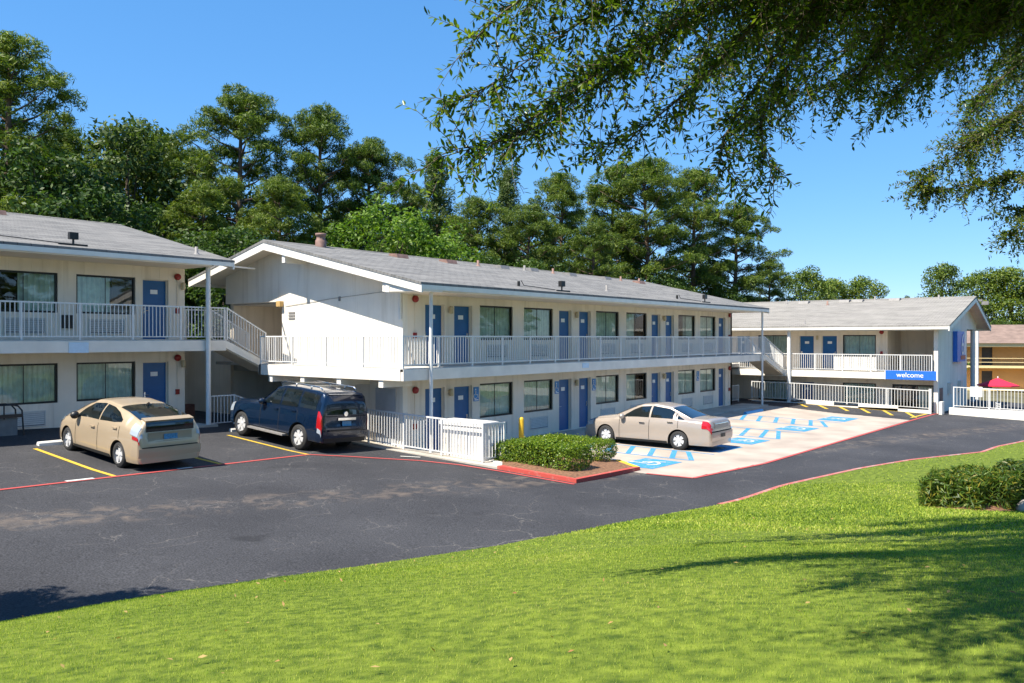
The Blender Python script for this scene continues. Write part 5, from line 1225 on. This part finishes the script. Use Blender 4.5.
OAK += [far(OAK[k], 1.34, .1) for k in (2, 5, 6, 7, 8, 10, 11, 12)] + [far(OAK[k], 1.17, .25) for k in (8, 10, 11, 12)]
OAK += [[(-8.0, -17.9, 6.8), (-10.5, -17.6, 7.2), (-12.6, -17.2, 6.9), (-14.2, -16.9, 6.3), (-14.8, -16.8, 6.1)], [(-10.0, -17.3, 7.3), (-12.2, -16.5, 7.1), (-13.6, -16.1, 6.6), (-14.5, -15.8, 6.2)],
        [(-9.5, -17.6, 7.2), (-11.5, -18.2, 7.1), (-13.4, -18.0, 6.6), (-14.6, -17.8, 6.1)], [(-10.5, -17.6, 7.2), (-12.0, -17.2, 7.7), (-13.4, -16.6, 7.3), (-14.3, -16.4, 6.8)], [(-9.5, -17.0, 7.4), (-11.4, -16.3, 7.5), (-12.8, -15.6, 6.9), (-13.6, -15.2, 6.5)],
        [(-8.2, -17.8, 7.2), (-10.4, -18.4, 7.6), (-12.4, -18.6, 7.2), (-13.8, -18.4, 6.5)], [(-8.2, -17.8, 7.2), (-9.6, -16.8, 8.2), (-11.6, -16.4, 8.3), (-13.2, -16.0, 7.6)], [(-8.2, -17.8, 6.9), (-9.6, -17.9, 6.9), (-11.2, -17.5, 6.6), (-12.5, -17.3, 6.3)],
        [(-8.2, -17.8, 7.2), (-8.6, -16.4, 8.2), (-9.4, -15.0, 8.2), (-10.4, -14.0, 7.6)], [(-8.2, -17.8, 7.2), (-7.4, -16.4, 8.4), (-7.8, -15.0, 8.4), (-8.6, -14.0, 7.6)], [(-8.2, -17.8, 7.2), (-9.4, -17.0, 7.9), (-10.6, -16.9, 7.9), (-12.0, -16.8, 7.2)],
        [(-8.0, -17.9, 6.8), (-6.6, -17.2, 7.6), (-5.8, -16.2, 7.6), (-6.0, -15.2, 7.2)],
        [(-8.0, -17.9, 6.8), (-11, -17.6, 7.7), (-14, -17.2, 7.4), (-16.6, -17.1, 6.8)], [(-9.5, -17.6, 7.2), (-12.5, -16.7, 7.6), (-15.0, -16.2, 7.2)], [(-10.0, -17.3, 7.3), (-12.6, -15.9, 7.5), (-14.4, -15.6, 7.0)],
        [(-9.5, -17.6, 7.2), (-12.5, -17.9, 7.8), (-15.0, -18.0, 7.4), (-16.8, -17.9, 6.9)], [(-12.5, -16.7, 7.6), (-14.0, -16.6, 7.3), (-15.4, -16.7, 6.9)], [(-12.5, -17.9, 7.8), (-14.2, -17.5, 7.4), (-15.6, -17.4, 6.9)],
        [(-12.5, -17.0, 7.7), (-14.4, -16.9, 7.2), (-16.1, -16.5, 6.7)], [(-12.0, -17.3, 7.6), (-13.6, -17.0, 7.1), (-15.2, -16.9, 6.6)], [(-11, -17.6, 7.7), (-12.6, -17.5, 7.2), (-14.2, -17.4, 6.8), (-15.6, -17.5, 6.5)], [(-11.5, -16.9, 7.6), (-13.0, -16.7, 7.0), (-14.3, -16.5, 6.6)], [(-12.5, -17.9, 7.8), (-14.0, -18.2, 7.3), (-15.8, -18.3, 6.9)],
        [(-13, -16.9, 7.6), (-14.2, -17.1, 7.3), (-15.4, -17.2, 7.0), (-16.5, -17.5, 6.6)], [(-12, -17.3, 7.8), (-13.4, -17.4, 7.6), (-14.8, -17.1, 7.5), (-16.3, -16.8, 7.1)], [(-11.5, -17.6, 7.4), (-13.0, -17.7, 7.0), (-14.6, -17.9, 6.6)], [(-11.0, -17.2, 7.6), (-12.4, -16.9, 7.2), (-13.6, -16.8, 6.8), (-14.8, -16.5, 6.4)],
        [(-8, -17.9, 6.8), (-8.2, -16.5, 7.2), (-8.5, -15.4, 6.6), (-8.8, -14.7, 6.1)], [(-8, -17.9, 6.8), (-7.2, -16.9, 7.2), (-6.8, -16.2, 6.9), (-6.6, -15.7, 6.6)], [(-8, -17.9, 6.8), (-7.6, -16.7, 7.3), (-7.6, -15.7, 6.9), (-7.8, -15.0, 6.5)],
        [(-8, -17.9, 6.8), (-5.9, -17.4, 7.3), (-4.9, -16.7, 7.2), (-4.6, -16.2, 7.0)]]
oak('oak_tree', 'overhanging oak whose dark leafy branches fill the top right of the sky', OAK, [(-7.6, -18.6, z0 - .1), (-7.7, -18.4, z0 + 1.5), (-7.9, -18.1, z0 + 3.0), (-8.1, -17.9, 6.6), (-8.4, -17.6, 7.4)], [.34, .26, .22, .17, .08], M_OAK, .033, .62, 4, 17)
OAK2 = [[(-.9, -18.5, 6.5), (-1.51, -17.79, 7.72), (-2.46, -16.6, 7.24), (-3.09, -15.8, 6.61), (-3.5, -15.3, 6.1)], [(-.9, -18.5, 5.5), (-1.51, -17.79, 6.61), (-2.3, -16.79, 6.29), (-2.99, -15.92, 6.06), (-3.40, -15.42, 5.96)],
 [(-.9, -18.5, 4.6), (-2.14, -17.81, 5.43), (-2.7, -17.0, 5.4), (-3.1, -16.5, 5.25)], [(-.9, -18.5, 7.5), (-.89, -17.77, 8.87), (-1.71, -16.74, 8.37), (-2.12, -16.22, 7.88), (-2.48, -15.77, 7.22)], [(-.9, -18.5, 8.0), (-.27, -17.75, 9.74), (-1.01, -16.81, 9.23), (-1.44, -16.28, 8.38)],
 [(-.9, -18.5, 5.0), (-1.6, -17.4, 5.7), (-2.2, -16.5, 5.7)], [(-.9, -18.5, 7.0), (-1.4, -17.0, 7.6), (-1.9, -16.2, 7.2), (-2.3, -15.8, 6.7)]]
z0 = bank(-.6, -19)
oak('oak_tree', 'olive tinted oak reaching in at the right frame edge, farther than the dark oak', OAK2, [(-.4, -19, z0 - .1), (-.5, -18.9, z0 + 2), (-.8, -18.6, 5.0), (-.9, -18.5, 8.0)], [.3, .24, .2, .1], M_OLIVE, .037, .68, 6, 24, seed=8)

# --- hedges and shrubs
def hedge(name, label, cat, boxes, per_m3, m, leaf, zf, lab_group=None, loose=.065, wid=.55):
    root = thing(name, label, cat, (boxes[0][0], boxes[0][2], zf(boxes[0][0], boxes[0][2])), 0, lab_group); O = np.array(root.location)
    Cs, Ns = [], []; tw = MB()
    for (x0, x1, y0, y1, z0, z1) in boxes:
        n = int(per_m3 * ((x1 - x0) * (y1 - y0) + (x1 - x0) * (z1 - z0) * 2 + (y1 - y0) * (z1 - z0) * 2)); c = np.array([(x0 + x1) / 2, (y0 + y1) / 2, (z0 + z1) / 2]); h = np.array([(x1 - x0) / 2, (y1 - y0) / 2, (z1 - z0) / 2])
        S = rng.uniform(-1, 1, (n, 3)); ar = np.array([h[1] * h[2], h[0] * h[2], h[0] * h[1]]); ax_ = rng.choice(3, n, p=ar / ar.sum()); sg = np.where(rng.random(n) < .5, -1.0, 1.0)
        sg = np.where((ax_ == 2), np.where(rng.random(n) < .85, 1.0, -1.0), sg); dep = rng.exponential(loose, n) - .02 - .07 * (rng.random(n) < .06) * rng.random(n); U = np.zeros((n, 3)); U[np.arange(n), ax_] = sg
        S[np.arange(n), ax_] = sg * (1 - dep / h[ax_]); S *= 1 - .10 * np.clip(np.abs(S).sum(1, keepdims=True) - 2.05, 0, 1) / .95                        # rounded corners
        bump = .035 * np.sin(S[:, [0]] * 5 * h[0] * 2 + S[:, [1]] * 7 * h[1] * 2 + x0) * U
        Cs.append(c + S * h + bump); Ns.append(U + np.array([0, 0, .3]))
        for _ in range(int(14 * (x1 - x0) * (y1 - y0)) + 3):
            x, y = random.uniform(x0 + .15, x1 - .15), random.uniform(y0 + .15, y1 - .15)
            tw.tube([(x - O[0], y - O[1], z0 - .15 - O[2]), (x - O[0] + random.uniform(-.1, .1), y - O[1] + random.uniform(-.1, .1), z0 + .5 * (z1 - z0) - O[2])], [.012, .005], 4, caps=False)
    Cc = np.concatenate(Cs) - O; V, Q = leaves_np(Cc, np.concatenate(Ns), leaf, leaf * wid, .65, .3)
    link_mesh('foliage', np_mesh('foliage', V, quads=Q, mats=[m]), root); tw.build('woody_stems', M_BARK, root)['kind'] = 'stuff'
gz0 = lambda x, y: g(x, y)
hedge('trimmed_hedge', 'trimmed green hedge on the near side of the red kerbed island', 'hedge', [(.0, 1.15, -6.2, -3.9, .1, .72), (-.02, 1.1, -5.2, -4.3, .1, .76), (.1, 1.3, -4.4, -3.5, .1, .68)], 1500, M_HEDGE, .030, gz0, 'island hedges')
hedge('trimmed_hedge', 'lower trimmed hedge at the back of the island beside the tan sedan', 'hedge', [(2.25, 3.2, -5.75, -3.8, .1, .62), (1.4, 3.1, -4.3, -3.3, .1, .62), (2.3, 3.1, -4.6, -3.6, .1, .64)], 1500, M_HEDGE, .030, gz0, 'island hedges')
sx, sy = .9, -15.2
hedge('flowering_shrub', 'spiky green shrub with a few yellow leaves at the edge of the oak shade', 'shrub', [(-.35, .65, -15.7, -14.7, bank(0, -15) - .05, bank(0, -15) + .62), (.1, 1.2, -16.2, -15.0, bank(.6, -15.5) - .05, bank(.6, -15.5) + .68), (-.2, .6, -15.4, -14.6, bank(0, -15) - .05, bank(0, -15) + .5)], 1300, foliage_mat('shrub_leaves', [(.03, .06, .010), (.06, .12, .014), (.11, .18, .02), (.25, .2, .02)], .3, .45), .075, bank, None, .12, .16)
hedge('flowering_shrub', 'rounder shrub cut by the right frame edge', 'shrub', [(.9, 2.1, -17.2, -15.7, bank(1.4, -16.4) - .05, bank(1.4, -16.4) + .72), (1.5, 2.9, -18.2, -16.6, bank(2, -17.4) - .05, bank(2, -17.4) + .75)], 1200, foliage_mat('shrub_leaves_dark', [(.022, .05, .010), (.045, .09, .014), (.08, .13, .02), (.2, .16, .02)], .3, .45), .05, bank, None, .12, .4)
q = MB()
for k in range(12):
    a = .52 * k; q.poly([(0, 0, .08), (.95 * math.cos(a), .75 * math.sin(a), -.03), (.95 * math.cos(a + .52), .75 * math.sin(a + .52), -.03)])
q = q.build('mulch_patch', M_MULCH); q.location = (.15, -15.6, bank(.15, -15.6) + .02); q.scale = (1.3, 1.2, 1); structure(q)
st_ = MB(); st_.lathe([(.0, .16), (.13, .15), (.24, .08), (.27, 0), (.2, -.06)], (0, 0, 0), 'z', 9)
st_ = st_.build('pale_rock', M_CONC, smooth=True); st_.location = (.35, -16.35, bank(.35, -16.35) + .03); st_.scale = (1.2, .8, 1); tag(st_, 'pale flat rock lying at the foot of the shrubs', 'rock')

# --- lawn
def lawn_mat():
    m = bpy.data.materials.new('lawn_turf'); m.use_nodes = True; nt = m.node_tree; n = nt.nodes; L = nt.links; b = n['Principled BSDF']; b.inputs['Roughness'].default_value = .9; b.inputs['Specular IOR Level'].default_value = .15
    tc = n.new('ShaderNodeTexCoord'); nz = n.new('ShaderNodeTexNoise'); nz.inputs['Scale'].default_value = 9; nz.inputs['Detail'].default_value = 8; L.new(tc.outputs['Object'], nz.inputs['Vector'])
    rp = n.new('ShaderNodeValToRGB'); e = rp.color_ramp.elements; e[0].position = .3; e[1].position = .72; e[0].color = (.045, .075, .010, 1); e[1].color = (.17, .215, .026, 1); L.new(nz.outputs[0], rp.inputs[0]); L.new(rp.outputs[0], b.inputs['Base Color']); return m
xs = np.concatenate([np.arange(-40, -22, 1.5), np.arange(-22, 12, .3), np.arange(12, 61, 1.5)]); ds = np.concatenate([np.arange(0, 18, .3), np.arange(18, 46, 2)])
V = [(x, edge_y(x) - .10 * (x > -6) + .03 - d, lawn_z(x, d)) for d in ds for x in xs]; nx = len(xs)
Q = np.array([(j * nx + i, (j + 1) * nx + i, (j + 1) * nx + i + 1, j * nx + i + 1) for j in range(len(ds) - 1) for i in range(nx - 1)])
structure(link_mesh('lawn', np_mesh('lawn', V, quads=Q, mats=[lawn_mat()], smooth=True)))
M_GRASS = foliage_mat('grass_blades', [(.055, .115, .014), (.185, .29, .028), (.33, .415, .045), (.47, .51, .08), (.52, .46, .18)], .38, .6)
nt = M_GRASS.node_tree; tc = nt.nodes.new('ShaderNodeTexCoord'); nz = nt.nodes.new('ShaderNodeTexNoise'); nz.inputs['Scale'].default_value = .55; nz.inputs['Detail'].default_value = 7; nz.inputs['Roughness'].default_value = .65
nt.links.new(tc.outputs['Object'], nz.inputs['Vector']); mp_ = nt.nodes.new('ShaderNodeMath'); mp_.operation = 'MULTIPLY_ADD'; mp_.inputs[1].default_value = 1.5; mp_.inputs[2].default_value = -.70
nt.links.new(nz.outputs[0], mp_.inputs[0]); rampn = [q for q in nt.nodes if q.type == 'VALTORGB'][0]; src_ = rampn.inputs[0].links[0].from_socket
sc_ = nt.nodes.new('ShaderNodeMath'); sc_.operation = 'MULTIPLY'; sc_.inputs[1].default_value = .72; nt.links.new(src_, sc_.inputs[0])
ad_ = nt.nodes.new('ShaderNodeMath'); ad_.operation = 'ADD'; nt.links.new(sc_.outputs[0], ad_.inputs[0]); nt.links.new(mp_.outputs[0], ad_.inputs[1]); nt.links.new(ad_.outputs[0], rampn.inputs[0])
FW = np.array([.7837, .6212]); RT = np.array([.6212, -.7837])
def blades(N, Z0, Z1, h, w, pw):
    Zs = Z0 + (Z1 - Z0) * rng.random(N) ** pw; lat = rng.uniform(-.80, .80, N) * Zs
    X = CAM.x + Zs * FW[0] + lat * RT[0]; Y = CAM.y + Zs * FW[1] + lat * RT[1]
    ey = np.interp(X, [p[0] for p in EDGE], [p[1] for p in EDGE]); d = ey - Y; k = d > np.where(X > -6, .12, -.0) ; X, Y, d, Zs = X[k], Y[k], d[k], Zs[k]
    Zb = np.array([lawn_z(x, dd) for x, dd in zip(X, d)]); n = len(X)
    patch = .5 + .3 * np.sin(X * 1.13 + np.sin(Y * .9) * 2.3) * np.sin(Y * 1.37 + np.sin(X * .7) * 2.1) + .2 * np.sin(X * 3.1 + 2 * np.sin(Y * 2.3))
    hh = h * rng.uniform(.5, 1.25, n) * (.9 + .2 * patch); a = rng.uniform(0, 6.283, n); wv = w * np.clip(Zs / 4, 1, 4) * rng.uniform(.7, 1.3, n)
    lean = rng.uniform(.2, 1.0, n) * hh; la = rng.uniform(0, 6.283, n)
    B0 = np.stack([X - np.cos(a) * wv / 2, Y - np.sin(a) * wv / 2, Zb - .008], 1); B1 = np.stack([X + np.cos(a) * wv / 2, Y + np.sin(a) * wv / 2, Zb - .008], 1)
    T = np.stack([X + np.cos(la) * lean, Y + np.sin(la) * lean, Zb + hh], 1)
    return np.stack([B0, B1, T], 1).reshape(-1, 3)
GV = np.concatenate([blades(280000, 2.6, 10, .021, .0036, .9), blades(150000, 8, 20, .024, .006, .8), blades(40000, 18, 42, .03, .007, .9)])
go = link_mesh('grass', np_mesh('grass', GV, tris=np.arange(len(GV)).reshape(-1, 3), mats=[M_GRASS])); go['kind'] = 'stuff'
LFc = []
for _ in range(130):
    Z = 4 + 11 * random.random(); la = random.uniform(-.6, .62) * Z; x = CAM.x + Z * FW[0] + la * RT[0]; y = CAM.y + Z * FW[1] + la * RT[1]
    if y < edge_y(x) - .3: LFc.append((x, y, bank(x, y) + .045))
V, Q = leaves_np(np.array(LFc), np.tile([0, 0, 1.0], (len(LFc), 1)), .022, .010, .35, .3)
lo = link_mesh('fallen_leaves', np_mesh('fallen_leaves', V, quads=Q, mats=[foliage_mat('dry_leaf', [(.30, .14, .05), (.45, .30, .12), (.25, .2, .05)], .2)])); lo['kind'] = 'stuff'
